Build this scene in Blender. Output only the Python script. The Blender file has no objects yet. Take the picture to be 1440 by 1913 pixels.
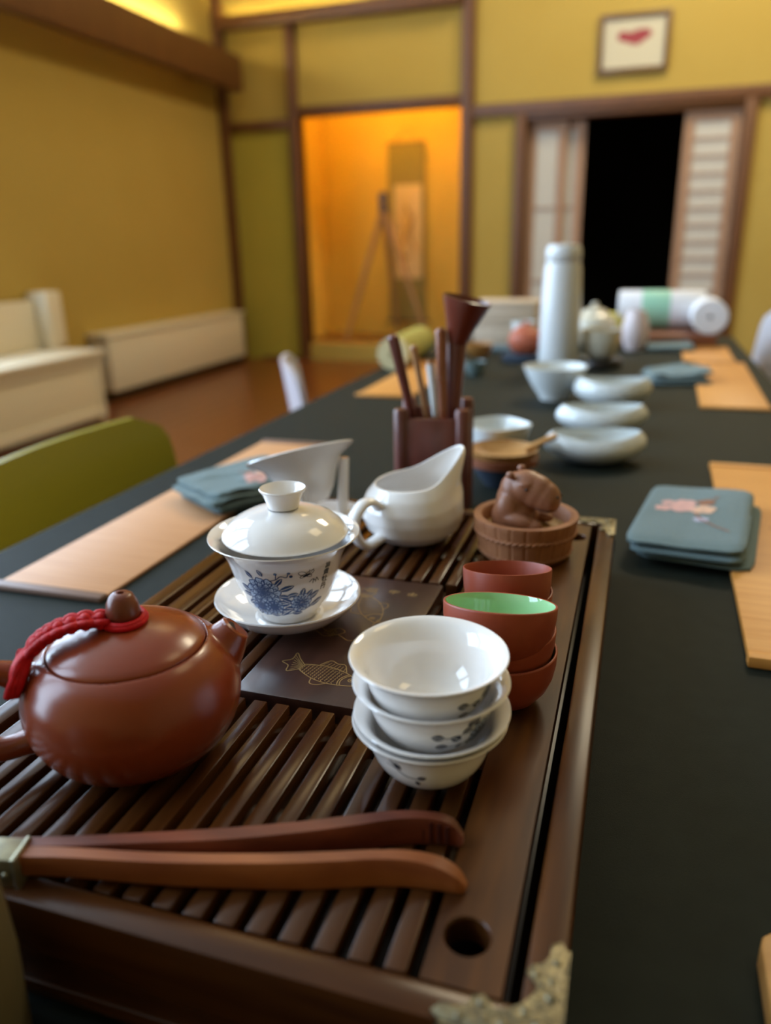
import bpy, bmesh, math, random
from mathutils import Vector, Matrix
random.seed(7)
PI = math.pi
COL = bpy.context.scene.collection
SC = bpy.context.scene

# ------------------------------------------------------------------ camera
# world frame: z = 0 is the top of the tea tray, X across the table, Y along it
H = 0.25
F_PX, PITCH, ROLL, YAW = 1439.58, math.radians(19.1117), math.radians(-1.1885), math.radians(18.0752)
fw = Vector((-math.sin(YAW)*math.cos(PITCH), math.cos(YAW)*math.cos(PITCH), -math.sin(PITCH)))
r0 = Vector((math.cos(YAW), math.sin(YAW), 0)); u0 = r0.cross(fw)
rt = r0*math.cos(ROLL) + u0*math.sin(ROLL); up = -r0*math.sin(ROLL) + u0*math.cos(ROLL)
EYE = Vector((0, 0, H))
cam = bpy.data.cameras.new('camera'); cam_ob = bpy.data.objects.new('camera', cam); COL.objects.link(cam_ob)
cam_ob.matrix_world = Matrix(((rt.x, up.x, -fw.x, 0), (rt.y, up.y, -fw.y, 0), (rt.z, up.z, -fw.z, H), (0, 0, 0, 1)))
cam.sensor_fit = 'VERTICAL'; cam.sensor_height = 36.0; cam.lens = 36.0*F_PX/1913.0
cam.clip_start = 0.01; cam.clip_end = 100
cam.dof.use_dof = True; cam.dof.focus_distance = 0.45; cam.dof.aperture_fstop = 3.9
SC.camera = cam_ob

def ray(x, y): return rt*((x-720)/F_PX) + up*(-(y-956.5)/F_PX) + fw
def at(x, y, z):                       # photo point -> world point on the level z
    d = ray(x, y); return EYE + d*((z-H)/d.z)
def aty(x, y, Y): d = ray(x, y); return EYE + d*(Y/d.y)
def atx(x, y, X): d = ray(x, y); return EYE + d*(X/d.x)

# ------------------------------------------------------------------ world, exposure
TZ = -0.052        # table cloth level
FZ = -0.80         # floor level
XL, XR, YB, YF, ZC = -3.78, 2.9, 7.04, -2.6, 3.95
w = bpy.data.worlds.new('overcast_sky'); SC.world = w; w.use_nodes = True
wn = w.node_tree.nodes; wl = w.node_tree.links
bg = wn['Background']; bg.inputs[0].default_value = (0.60, 0.78, 1.0, 1); bg.inputs[1].default_value = 11.0
SC.view_settings.view_transform = 'Standard'; SC.view_settings.look = 'None'
SC.view_settings.exposure = 0.0; SC.view_settings.gamma = 1.0; SC.view_settings.use_curve_mapping = False

def area(name, loc, size, rot, energy, color, portal=False):
    l = bpy.data.lights.new(name, 'AREA'); l.shape = 'RECTANGLE'; l.size, l.size_y = size
    l.energy = energy; l.color = color
    if portal: l.cycles.is_portal = True
    o = bpy.data.objects.new(name, l); COL.objects.link(o); o.location = loc; o.rotation_euler = rot
    return o
WIN = [(-1.9, -0.15), (0.15, 1.9), (2.15, 3.75)]          # windows in the left wall (y ranges)
WZ0, WZ1 = -0.15, 3.75
for a, b in WIN:
    area('sky_portal', (XL-0.12, (a+b)/2, (WZ0+WZ1)/2), (WZ1-WZ0, b-a), (0, -PI/2, 0), 1, (1, 1, 1), True)
# unseen warm fill lights added below the ceiling to brighten the room
for (x, y, e, c_) in ((0.8, 5.3, 160, (1.0, .86, .60)), (-1.9, 5.2, 20, (1.0, .70, .30)), (1.6, 2.4, 20, (1.0, .74, .36))):
    area('warm_fill_light', (x, y, ZC-0.07), (1.3, 1.3), (0, 0, 0), e, c_)

# ------------------------------------------------------------------ helpers
def finish(bm, name, mt, parent=None, smooth=True, angle=40):
    bmesh.ops.recalc_face_normals(bm, faces=bm.faces)
    me = bpy.data.meshes.new(name); bm.to_mesh(me); bm.free()
    for m in (mt if isinstance(mt, (list, tuple)) else [mt]): me.materials.append(m)
    if smooth:
        me.shade_smooth()
        if angle: me.set_sharp_from_angle(angle=math.radians(angle))
    o = bpy.data.objects.new(name, me); COL.objects.link(o)
    if parent is not None: o.parent = parent
    return o
def tag(o, label=None, cat=None, group=None, kind=None):
    if label: o['label'] = label
    if cat: o['category'] = cat
    if group: o['group'] = group
    if kind: o['kind'] = kind
    return o
def thing(name, label, cat, loc=(0, 0, 0), rz=0, group=None):
    o = bpy.data.objects.new(name, None); COL.objects.link(o); o.empty_display_size = .02
    o.location = loc; o.rotation_euler = (0, 0, rz)
    return tag(o, label, cat, group)
def dup(root, loc, rz=None, label=None, group=None):
    r = root.copy(); COL.objects.link(r); r.location = loc
    if rz is not None: r.rotation_euler = (0, 0, rz)
    if label: r['label'] = label
    if group: r['group'] = group
    for ch in [o for o in bpy.data.objects if o.parent == root]:
        c = ch.copy(); COL.objects.link(c); c.parent = r
        for g in [o for o in bpy.data.objects if o.parent == ch]:
            d = g.copy(); COL.objects.link(d); d.parent = c
    return r
def add_box(bm, x0, x1, y0, y1, z0, z1, bev=0, seg=2, M=None):
    g = bmesh.ops.create_cube(bm, size=1)
    vs = g['verts']
    for v in vs:
        v.co = Vector(((x0+x1)/2+v.co.x*(x1-x0), (y0+y1)/2+v.co.y*(y1-y0), (z0+z1)/2+v.co.z*(z1-z0)))
    if bev:
        es = list({e for v in vs for e in v.link_edges})
        r = bmesh.ops.bevel(bm, geom=es, offset=bev, segments=seg, affect='EDGES', profile=.5)
        vs = list({v for f in r['faces'] for v in f.verts} | {v for v in vs if v.is_valid})
    if M is not None:
        for v in vs: v.co = M @ v.co
    return vs
def box(name, dims, mt, parent=None, bev=0.0, kind=None, M=None, seg=2):
    bm = bmesh.new(); add_box(bm, *dims, bev=bev, M=M, seg=seg)
    o = finish(bm, name, mt, parent)
    if kind: o['kind'] = kind
    return o
def add_lathe(bm, prof, n=64, c=(0, 0, 0), M=None, fn=None, closed=False, mat=0):
    rings = []
    for (r, z) in prof:
        if r < 1e-6: ring = [bm.verts.new((0, 0, z))]
        else: ring = [bm.verts.new((r*math.cos(2*PI*i/n), r*math.sin(2*PI*i/n), z)) for i in range(n)]
        rings.append(ring)
    seq = list(zip(rings, rings[1:])) + ([(rings[-1], rings[0])] if closed else [])
    for A, B in seq:
        if len(A) == 1 and len(B) == 1: continue
        for i in range(n):
            j = (i+1) % n
            if len(A) == 1: f = bm.faces.new((A[0], B[i], B[j]))
            elif len(B) == 1: f = bm.faces.new((A[i], A[j], B[0]))
            else: f = bm.faces.new((A[i], A[j], B[j], B[i]))
            f.material_index = mat
    for R in rings:
        for v in R:
            if fn: v.co = fn(v.co)
            if M is not None: v.co = M @ v.co
            v.co += Vector(c)
def lathe(name, prof, mt, parent=None, n=64, c=(0, 0, 0), M=None, fn=None, closed=False):
    bm = bmesh.new(); add_lathe(bm, prof, n, c, M, fn, closed); return finish(bm, name, mt, parent, angle=50)
def catmull(P, k=6, closed=False):
    P = [Vector(p) for p in P]; out = []; n = len(P)
    for i in range(n if closed else n-1):
        p0 = P[(i-1) % n] if closed or i > 0 else P[0]*2-P[1]
        p1 = P[i]; p2 = P[(i+1) % n]
        p3 = P[(i+2) % n] if closed or i < n-2 else P[-1]*2-P[-2]
        for j in range(k):
            t = j/k
            out.append(.5*((2*p1)+(-p0+p2)*t+(2*p0-5*p1+4*p2-p3)*t*t+(-p0+3*p1-3*p2+p3)*t**3))
    if not closed: out.append(P[-1])
    return out
def add_tube(bm, P, R, n=12, closed=False, flat=1.0, upv=None, mat=0):
    P = [Vector(p) for p in P]; m = len(P)
    if not isinstance(R, (list, tuple)): R = [R]*m
    rings = []; prev = Vector(upv) if upv else None
    for i, p in enumerate(P):
        a = P[(i-1) % m] if closed or i > 0 else p; b = P[(i+1) % m] if closed or i < m-1 else p
        t = (b-a).normalized()
        if prev is None: prev = t.orthogonal()
        x = (prev-t*prev.dot(t)).normalized(); y = t.cross(x); prev = x
        rings.append([bm.verts.new(p+x*(R[i]*math.cos(2*PI*k/n))+y*(R[i]*flat*math.sin(2*PI*k/n))) for k in range(n)])
    for A, B in list(zip(rings, rings[1:]))+([(rings[-1], rings[0])] if closed else []):
        for k in range(n):
            bm.faces.new((A[k], A[(k+1) % n], B[(k+1) % n], B[k])).material_index = mat
    if not closed:
        bm.faces.new(rings[0]).material_index = mat; bm.faces.new(rings[-1]).material_index = mat
def tube(name, P, R, mt, parent=None, n=12, **k):
    bm = bmesh.new(); add_tube(bm, P, R, n, **k); return finish(bm, name, mt, parent, angle=60)
def add_ball(bm, c, r, M=None, sub=3):
    g = bmesh.ops.create_icosphere(bm, subdivisions=sub, radius=1)
    r = r if isinstance(r, (tuple, list)) else (r, r, r)
    for v in g['verts']:
        q = Vector((v.co.x*r[0], v.co.y*r[1], v.co.z*r[2]))
        if M is not None: q = M @ q
        v.co = q+Vector(c)
def add_prism(bm, poly, z0, z1, M=None, bev=0, mat=0):
    A = [bm.verts.new((p[0], p[1], z0)) for p in poly]; B = [bm.verts.new((p[0], p[1], z1)) for p in poly]
    fs = [bm.faces.new(list(reversed(A))), bm.faces.new(B)]
    n = len(poly)
    for i in range(n): fs.append(bm.faces.new((A[i], A[(i+1) % n], B[(i+1) % n], B[i])))
    for f in fs: f.material_index = mat
    vs = A+B
    if bev:
        es = list({e for v in B for e in v.link_edges if all(q in B for q in e.verts)})
        r = bmesh.ops.bevel(bm, geom=es, offset=bev, segments=2, affect='EDGES', profile=.5)
        vs = list({v for f in r['faces'] for v in f.verts} | {v for v in vs if v.is_valid})
    if M is not None:
        for v in vs: v.co = M @ v.co
    return vs
def smoothstep(a, b, x):
    t = max(0, min(1, (x-a)/(b-a))); return t*t*(3-2*t)
def RZ(a): return Matrix.Rotation(a, 4, 'Z')

# ------------------------------------------------------------------ materials
def mat(name, col, rough=.5, metal=0, coat=0, col2=None, nscale=20, stretch=(1, 1, 1), bump=0, bscale=None, emit=None, estr=0,
        trans=0, spec=.5, detail=3, sheen=0, sss=0):
    m = bpy.data.materials.new(name); m.use_nodes = True
    N = m.node_tree.nodes; L = m.node_tree.links; p = N['Principled BSDF']
    def inp(k, v):
        if k in p.inputs: p.inputs[k].default_value = v
    inp('Base Color', (*col, 1)); inp('Roughness', rough); inp('Metallic', metal); inp('Coat Weight', coat); inp('Coat Roughness', .08)
    inp('Specular IOR Level', spec); inp('Transmission Weight', trans); inp('Sheen Weight', sheen)
    if sss: inp('Subsurface Weight', sss); inp('Subsurface Radius', (.01, .008, .006)); inp('Subsurface Scale', .3)
    if emit: inp('Emission Color', (*emit, 1)); inp('Emission Strength', estr)
    if col2 or bump:
        tc = N.new('ShaderNodeTexCoord'); mp = N.new('ShaderNodeMapping'); mp.inputs['Scale'].default_value = stretch
        L.new(tc.outputs['Object'], mp.inputs['Vector'])
        if col2:
            nz = N.new('ShaderNodeTexNoise'); nz.inputs['Scale'].default_value = nscale; nz.inputs['Detail'].default_value = detail
            L.new(mp.outputs[0], nz.inputs['Vector'])
            cr = N.new('ShaderNodeValToRGB'); cr.color_ramp.elements[0].position = .32; cr.color_ramp.elements[1].position = .68
            cr.color_ramp.elements[0].color = (*col, 1); cr.color_ramp.elements[1].color = (*col2, 1)
            L.new(nz.outputs[0], cr.inputs[0]); L.new(cr.outputs[0], p.inputs['Base Color'])
        if bump:
            nb = N.new('ShaderNodeTexNoise'); nb.inputs['Scale'].default_value = bscale or nscale; nb.inputs['Detail'].default_value = 4
            L.new(mp.outputs[0], nb.inputs['Vector'])
            b = N.new('ShaderNodeBump'); b.inputs['Strength'].default_value = bump; b.inputs['Distance'].default_value = .001
            L.new(nb.outputs[0], b.inputs['Height']); L.new(b.outputs[0], p.inputs['Normal'])
    return m
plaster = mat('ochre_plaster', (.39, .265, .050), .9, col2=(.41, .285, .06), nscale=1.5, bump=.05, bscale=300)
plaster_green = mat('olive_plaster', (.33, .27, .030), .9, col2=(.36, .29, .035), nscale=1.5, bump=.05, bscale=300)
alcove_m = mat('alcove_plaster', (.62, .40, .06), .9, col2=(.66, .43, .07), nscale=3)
trim_m = mat('brown_trim_wood', (.13, .048, .011), .5, col2=(.095, .034, .008), nscale=8, stretch=(6, 6, .6))
ceil_m = mat('ceiling_boards', (.60, .57, .48), .8)
floor_m = mat('floor_wood', (.15, .045, .012), .28, col2=(.10, .028, .007), nscale=6, stretch=(8, .8, 1))
white_furn = mat('cream_paint', (.66, .60, .46), .5)
heat_m = mat('radiator_cover_paint', (.62, .56, .44), .5)
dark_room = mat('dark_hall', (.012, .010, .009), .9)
paper_m = mat('shoji_paper', (.50, .48, .43), .9)
stile_m = mat('door_wood_pale', (.36, .22, .14), .6, col2=(.30, .17, .10), nscale=6, stretch=(6, 6, .5))
cloth_m = mat('dark_green_tablecloth', (.0080, .0112, .0080), .66, col2=(.0105, .0145, .0105), nscale=60, bump=.35, bscale=1600, spec=.13)
wood_tray = mat('tray_dark_wood', (.080, .027, .006), .22, col2=(.040, .0125, .0035), nscale=60, stretch=(1.6, .18, 1), bump=.05, bscale=120, spec=.30)
wood_rail = mat('tray_rail_wood', (.095, .032, .006), .33, col2=(.040, .0125, .0035), nscale=60, stretch=(1.6, .18, 1), bump=.05, bscale=120, spec=.30)
wood_trayx = mat('tray_dark_wood_cross', (.080, .027, .006), .27, col2=(.040, .0125, .0035), nscale=60, stretch=(.18, 1.6, 1.6), bump=.10, bscale=120, spec=.30)
pan_m = mat('tray_pan_wood', (.014, .006, .003), .35)
panel_m = mat('panel_wood', (.058, .024, .016), .30, col2=(.032, .012, .008), nscale=50, stretch=(1.5, .15, 1), bump=.1, coat=.1)
gold_m = mat('gold_engraving', (.30, .19, .07), .5, metal=.3)
brass_m = mat('antique_brass', (.22, .19, .11), .36, metal=.85, col2=(.11, .10, .07), nscale=200, bump=.6, bscale=400)
ferr_m = mat('brass_ferrule', (.46, .42, .28), .35, metal=.8, col2=(.30, .28, .20), nscale=150)
clay = mat('zisha_clay', (.215, .036, .009), .25, col2=(.20, .032, .008), nscale=40, bump=.06, bscale=1500, spec=.5, coat=.12)
clay_knob = mat('zisha_knob_clay', (.15, .035, .018), .30)
clay_cup = mat('red_clay_cup', (.30, .048, .016), .45, col2=(.275, .043, .014), nscale=60, bump=.08, bscale=1800)
celadon = mat('celadon_glaze', (.34, .60, .31), .08, coat=.6)
porc = mat('white_porcelain', (.82, .79, .765), .08, coat=.5, spec=.5)
porc_b = mat('bluish_porcelain', (.66, .70, .70), .15, coat=.4)
blue_p = mat('cobalt_print', (.012, .045, .16), .25, coat=.3)
blue_l = mat('cobalt_wash', (.42, .52, .70), .25, coat=.3)
ink_p = mat('dark_ink_print', (.012, .016, .035), .25, coat=.3)
red_m = mat('red_silk_cord', (.60, .002, .008), .5, bump=.8, bscale=1400, col2=(.45, .001, .005), nscale=300, spec=.25)
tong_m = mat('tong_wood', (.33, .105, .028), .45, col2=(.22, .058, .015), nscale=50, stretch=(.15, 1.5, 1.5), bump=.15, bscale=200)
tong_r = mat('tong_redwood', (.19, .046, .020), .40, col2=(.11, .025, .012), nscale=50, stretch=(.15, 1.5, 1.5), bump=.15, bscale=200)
tub_m = mat('tan_clay', (.33, .135, .052), .62, col2=(.27, .10, .038), nscale=90, bump=.5, bscale=500)
capy_m = mat('brown_clay', (.26, .105, .052), .42, col2=(.23, .088, .043), nscale=50)
tubin_m = mat('tub_water_clay', (.34, .19, .055), .4)
black_m = mat('black_glaze', (.01, .008, .008), .3)
bamboo = mat('bamboo_mat', (.62, .33, .16), .55, col2=(.54, .27, .12), nscale=14, stretch=(.6, 22, 1), bump=.3, bscale=30)
bamboo_or = mat('bamboo_mat_honey', (.62, .28, .060), .5, col2=(.52, .21, .035), nscale=12, stretch=(.6, 16, 1), bump=.3, bscale=30)
bamboo_end = mat('mat_end_bar_wood', (.20, .12, .09), .5)
napkin_m = mat('teal_linen', (.10, .165, .175), .9, col2=(.125, .195, .21), nscale=500, bump=.6, bscale=1800, sheen=.2)
pink_m = mat('pink_thread', (.62, .36, .33), .8); peach_m = mat('peach_thread', (.66, .42, .30), .8)
lilac_m = mat('lilac_thread', (.42, .43, .58), .8); rust_m = mat('rust_thread', (.28, .12, .07), .8)
holder_m = mat('rosewood', (.165, .045, .034), .34, col2=(.10, .026, .020), nscale=40, stretch=(2, 2, .3), coat=.2)
goldl_m = mat('gold_lettering', (.55, .36, .05), .4, metal=.4)
stick_t = mat('tan_stick', (.40, .20, .08), .4); stick_b = mat('brown_stick', (.24, .07, .025), .32, coat=.3)
funnel_m = mat('red_lacquer_funnel', (.13, .020, .008), .3, coat=.3)
olive_m = mat('olive_roll', (.40, .36, .06), .7, col2=(.34, .30, .05), nscale=30); olive_end = mat('pale_roll_end', (.62, .56, .32), .7)
chair_m = mat('olive_plastic', (.30, .27, .012), .42)
chairw_m = mat('white_plastic', (.66, .66, .70), .35); chairleg_m = mat('chair_leg_steel', (.5, .5, .5), .3, metal=.9)
chairg_m = mat('pale_lilac_plastic', (.48, .44, .47), .4)
thermos_m = mat('thermos_white', (.66, .68, .68), .28, coat=.2)
terra_m = mat('terracotta', (.42, .10, .045), .55); navy_m = mat('navy_cloth', (.018, .032, .055), .8)
cream_m = mat('cream_glaze', (.62, .58, .46), .25, coat=.3); yellow_m = mat('yellow_card', (.62, .52, .08), .6)
beige_m = mat('beige_card', (.55, .43, .31), .6); paperw_m = mat('white_paper', (.74, .74, .76), .8)
green_m = mat('mint_label', (.30, .58, .42), .6); woodlight = mat('honey_wood', (.46, .24, .07), .5, col2=(.38, .18, .045), nscale=20, stretch=(.4, 4, 4))
woodred = mat('reddish_wood', (.22, .07, .03), .45); pinkw_m = mat('pale_pink_glaze', (.66, .56, .55), .4)
scroll_m = mat('scroll_mount', (.24, .19, .045), .8); scrollp_m = mat('scroll_paper', (.66, .48, .22), .8)
tripod_m = mat('tripod_wood', (.30, .16, .06), .5); lens_m = mat('dark_blue_metal', (.05, .05, .09), .4)
frame_m = mat('picture_frame_wood', (.12, .06, .022), .4); mount_m = mat('picture_mount', (.50, .46, .34), .8); redp_m = mat('red_print', (.26, .03, .04), .7)
glint_m = mat('pan_glint', (.55, .38, .05), .35, metal=.5)  # colour of the painted reflection on the tray pan
lamp_e = mat('lamp_glow', (1, .9, .6), .5, emit=(1.0, .92, .62), estr=70)
lamp_e2 = mat('alcove_lamp_glow', (1, .7, .3), .5, emit=(1.0, .56, .08), estr=90)
glass_m = mat('window_glass', (1, 1, 1), .0, trans=1.0)
winf_m = mat('window_frame_wood', (.30, .22, .12), .5)
jar_m = mat('dark_olive_glaze', (.085, .066, .028), .5)

# ------------------------------------------------------------------ room shell
def struct(name, dims, m, bev=0): return box(name, dims, m, None, bev, 'structure')
# floor: long boards running with the room
fl = struct('floor', (XL-.1, XR+.1, YF-.1, 9.6, FZ-.06, FZ-.012), pan_m)
bw = 0.125; me_b = {}
x = -3.78
while x < -1.0:
    bm = bmesh.new(); add_box(bm, 0, bw-.003, 0, 4.4, -.012, 0, bev=.0015, seg=1)
    b = finish(bm, 'floorboard', floor_m, fl) if not me_b else None
    if b: me_b['m'] = b.data
    else:
        bm.free(); b = bpy.data.objects.new('floorboard', me_b['m']); COL.objects.link(b); b.parent = fl
    b.location = (x, 2.64, FZ); x += bw
o = box('floorboard_field', (x, XR, 2.64, 7.04, FZ-.012, FZ), floor_m, fl); o['kind'] = 'stuff'
o = box('floorboard_field', (XL, XR, YF, 2.637, FZ-.012, FZ), floor_m, fl); o['kind'] = 'stuff'
struct('ceiling', (XL-.2, XR+.2, YF-.2, YB+1.3, ZC, ZC+.1), ceil_m)
# left wall with three tall windows toward the camera end
bm = bmesh.new()
ys = [YF] + [v for ab in WIN for v in ab] + [YB+.1]
for i in range(0, len(ys), 2): add_box(bm, XL-.12, XL, ys[i], ys[i+1], FZ-.05, ZC)
for a, b in WIN:
    add_box(bm, XL-.12, XL, a, b, FZ-.05, WZ0); add_box(bm, XL-.12, XL, a, b, WZ1, ZC)
tag(finish(bm, 'wall_left', plaster), kind='structure')
for k, (a, b) in enumerate(WIN):
    bm = bmesh.new()
    for (y0, y1, z0, z1) in ((a, a+.05, WZ0, WZ1), (b-.05, b, WZ0, WZ1), (a, b, WZ0, WZ0+.05), (a, b, WZ1-.05, WZ1)):
        add_box(bm, XL-.09, XL-.03, y0, y1, z0, z1)
    wf = tag(finish(bm, 'window_%d' % (k+1), winf_m), kind='structure')
    n = 2
    for i in range(1, n+1):
        yy = a+(b-a)*i/(n+1); box('muntin', (XL-.075, XL-.045, yy-.014, yy+.014, WZ0+.05, WZ1-.05), winf_m, wf)
    for i in range(1, 7):
        zz = WZ0+(WZ1-WZ0)*i/7; box('muntin', (XL-.07, XL-.05, a+.05, b-.05, zz-.012, zz+.012), winf_m, wf)
side_m = mat('ochre_panelling', (.30, .21, .07), .7)
struct('wall_right', (XR, XR+.12, YF, YB+.1, FZ-.05, ZC), side_m)
struct('wall_rear', (XL-.12, XR+.12, YF-.12, YF, FZ-.05, ZC), side_m)
# back wall: openings for the alcove and the doorway
AX0, AX1, AZ0, AZ1 = -3.03, -1.55, -.64, 1.34
DX0, DX1, DZ1 = -1.01, .63, 1.20
bm = bmesh.new()
for (x0, x1, z0, z1) in ((XL-.12, AX0, FZ-.05, ZC), (AX0, AX1, AZ1, ZC), (AX0, AX1, FZ-.05, AZ0), (AX1, DX0, FZ-.05, ZC), (DX0, DX1, DZ1, ZC), (DX1, XR+.1, FZ-.05, ZC)):
    add_box(bm, x0, x1, YB, YB+.1, z0, z1)
tag(finish(bm, 'wall_back', [plaster]), kind='structure')
struct('wall_panel', (XL+.06, AX0-.06, YB-.02, YB, FZ, 1.26), plaster_green)
# trims on the back wall
k = 1
for dims in ((XL, XL+.075, YB-.10, YB, FZ, ZC), (AX0-.085, AX0, YB-.06, YB+.10, FZ, 2.08), (AX1, AX1+.10, YB-.06, YB+.10, FZ, ZC),
             (AX0, AX1, YB-.05, YB+.10, AZ1, AZ1+.075), (XL+.07, AX0-.085, YB-.05, YB-.001, 1.245, 1.325),
             (XL+.07, AX1, YB-.12, YB-.09, 2.05, 2.15), (XL+.07, AX1, YB-.09, YB-.001, 2.05, 2.065), (AX1+.10, XR, YB-.05, YB-.001, 1.235, 1.325),
             (DX0-.085, DX0, YB-.05, YB+.12, FZ, 1.235), (DX1, DX1+.09, YB-.05, YB+.12, FZ, 1.235), (DX0, DX1, YB-.03, YB+.12, DZ1-.01, 1.235),
             (AX1+.10, XR, YB-.05, YB-.001, 2.42, 2.47)):
    struct('trim_%d' % k, dims, trim_m, .004); k += 1
struct('baseboard_back', (AX0-.5, AX0-.085, YB-.03, YB-.02, FZ, FZ+.03), trim_m)
# cove beam along the left wall, standing off it, with a lamp tube on top
struct('trim_%d' % k, (XL+.17, XL+.27, 1.5, YB-.10, 1.555, 1.83), trim_m, .006); k += 1
for yb in (2.0, 4.2, 6.4):
    struct('trim_%d' % k, (XL, XL+.17, yb, yb+.05, 1.62, 1.70), trim_m); k += 1
t = thing('cove_lamp', 'slim bright lamp tube on top of the brown beam along the left wall', 'lamp', (XL+.10, 4.65, 1.870))
tube('lamp_tube', [(0, -1.9, 0), (0, 1.75, 0)], .018, lamp_e, t, n=8)
box('lamp_base', (-.03, .03, -1.95, 1.80, -.05, -.018), white_furn, t)
t = thing('cove_lamp', 'slim lamp tube hidden behind the top rail of the back wall', 'lamp', (-2.9, YB-.05, 2.10))
tube('lamp_tube', [(-.75, 0, 0), (.5, 0, 0)], .010, mat('cove_glow_b', (1, .9, .6), .5, emit=(1, .84, .36), estr=60), t, n=8)
box('lamp_base', (-.75, .5, -.015, .015, -.015, -.009), white_furn, t)
# unseen panels added above the fill lights
for i, (x, y) in enumerate(((.8, 5.3), (-1.9, 5.2), (1.6, 2.4))):
    t = thing('ceiling_fill', 'added flat square panel for warm fill light %s' % ('over the far right of the room', 'over the far left of the room', 'right of the table')[i], 'lamp', (x, y, ZC))
    box('fill_panel', (-.68, .68, -.68, .68, -.055, 0), paperw_m, t, .01)
# alcove
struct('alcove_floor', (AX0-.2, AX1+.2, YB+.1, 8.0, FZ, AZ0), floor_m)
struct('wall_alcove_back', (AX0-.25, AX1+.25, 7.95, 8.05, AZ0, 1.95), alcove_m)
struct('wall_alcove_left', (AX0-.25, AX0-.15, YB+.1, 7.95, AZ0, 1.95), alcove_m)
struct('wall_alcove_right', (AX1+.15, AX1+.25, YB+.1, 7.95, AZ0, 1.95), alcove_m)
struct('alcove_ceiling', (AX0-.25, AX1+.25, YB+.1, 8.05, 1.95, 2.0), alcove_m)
t = thing('alcove_lamp', 'orange lamp tube hidden above the alcove opening', 'lamp', ((AX0+AX1)/2, YB+.16, 1.62))
tube('lamp_tube', [(-.6, 0, 0), (.65, 0, 0)], .018, lamp_e2, t, n=8)
box('lamp_base', (-.65, .7, -.06, -.02, -.02, .03), white_furn, t)
# doorway hall
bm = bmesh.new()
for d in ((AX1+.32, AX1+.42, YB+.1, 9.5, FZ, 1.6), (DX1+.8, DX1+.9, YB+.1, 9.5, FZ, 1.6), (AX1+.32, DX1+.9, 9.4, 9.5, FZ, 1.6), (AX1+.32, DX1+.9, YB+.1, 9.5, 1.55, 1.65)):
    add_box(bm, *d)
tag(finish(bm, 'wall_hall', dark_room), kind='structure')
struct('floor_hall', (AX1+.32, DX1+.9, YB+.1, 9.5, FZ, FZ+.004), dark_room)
def sliding_door(name, x0, x1, y, label_glass, bars):
    d = bpy.data.objects.new(name, None); COL.objects.link(d); d.location = (x0, y, FZ+.01); d['kind'] = 'structure'
    W = x1-x0; Ht = DZ1-FZ-.03
    bm = bmesh.new()
    for q in ((0, .075, 0, .03, 0, Ht), (W-.075, W, 0, .03, 0, Ht), (.075, W-.075, 0, .03, 0, .12), (.075, W-.075, 0, .03, Ht-.07, Ht)): add_box(bm, *q, bev=.002, seg=1)
    finish(bm, 'door_frame', stile_m, d)
    box('paper_panel', (.075, W-.075, .012, .018, .12, Ht-.07), paper_m, d)
    for i in range(1, bars):
        z = .12+(Ht-.19)*i/bars; box('lattice_bar', (.075, W-.075, .002, .012, z-.008, z+.008), stile_m, d)
    return d
sliding_door('door_1', DX0+.005, DX0+.33, YB+.055, '', 3)
sliding_door('door_2', DX0+.14, DX0+.47, YB+.095, '', 3)
sliding_door('door_3', .215, DX1-.005, YB+.02, '', 14)
# ------------------------------------------------------------------ furniture along the left wall
t = thing('radiator_cover', 'long low cream radiator cover against the left wall', 'radiator cover', (-3.70, 5.75, FZ))
box('body', (-.07, .10, -1.02, 1.02, .07, .46), heat_m, t, .008)
box('top_board', (-.075, .115, -1.04, 1.04, .46, .485), white_furn, t, .005)
box('plinth', (-.06, .08, -1.0, 1.0, 0, .07), pan_m, t)
t = thing('settle_bench', 'cream painted bench with a raised end post on the left', 'bench', (-3.5, 3.2, FZ))
box('seat', (-.26, .25, -1.0, 1.02, .42, .455), white_furn, t, .006)
box('front_panel', (.18, .21, -.98, .98, .05, .42), white_furn, t, .004)
box('front_rail', (.21, .225, -.98, 1.0, .36, .42), heat_m, t, .003)
box('front_rail', (.21, .225, -.98, 1.0, .03, .09), heat_m, t, .003)
box('side_panel', (-.24, .22, .95, 1.0, 0, .42), white_furn, t, .004)
box('side_panel', (-.24, .22, -.98, -.93, 0, .42), white_furn, t, .004)
box('backrest', (-.25, -.20, -.98, 1.02, .455, .76), white_furn, t, .01)
bm = bmesh.new(); add_box(bm, -.26, -.10, .97, 1.12, .455, .81, bev=.02, seg=3); finish(bm, 'end_post', white_furn, t)

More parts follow.
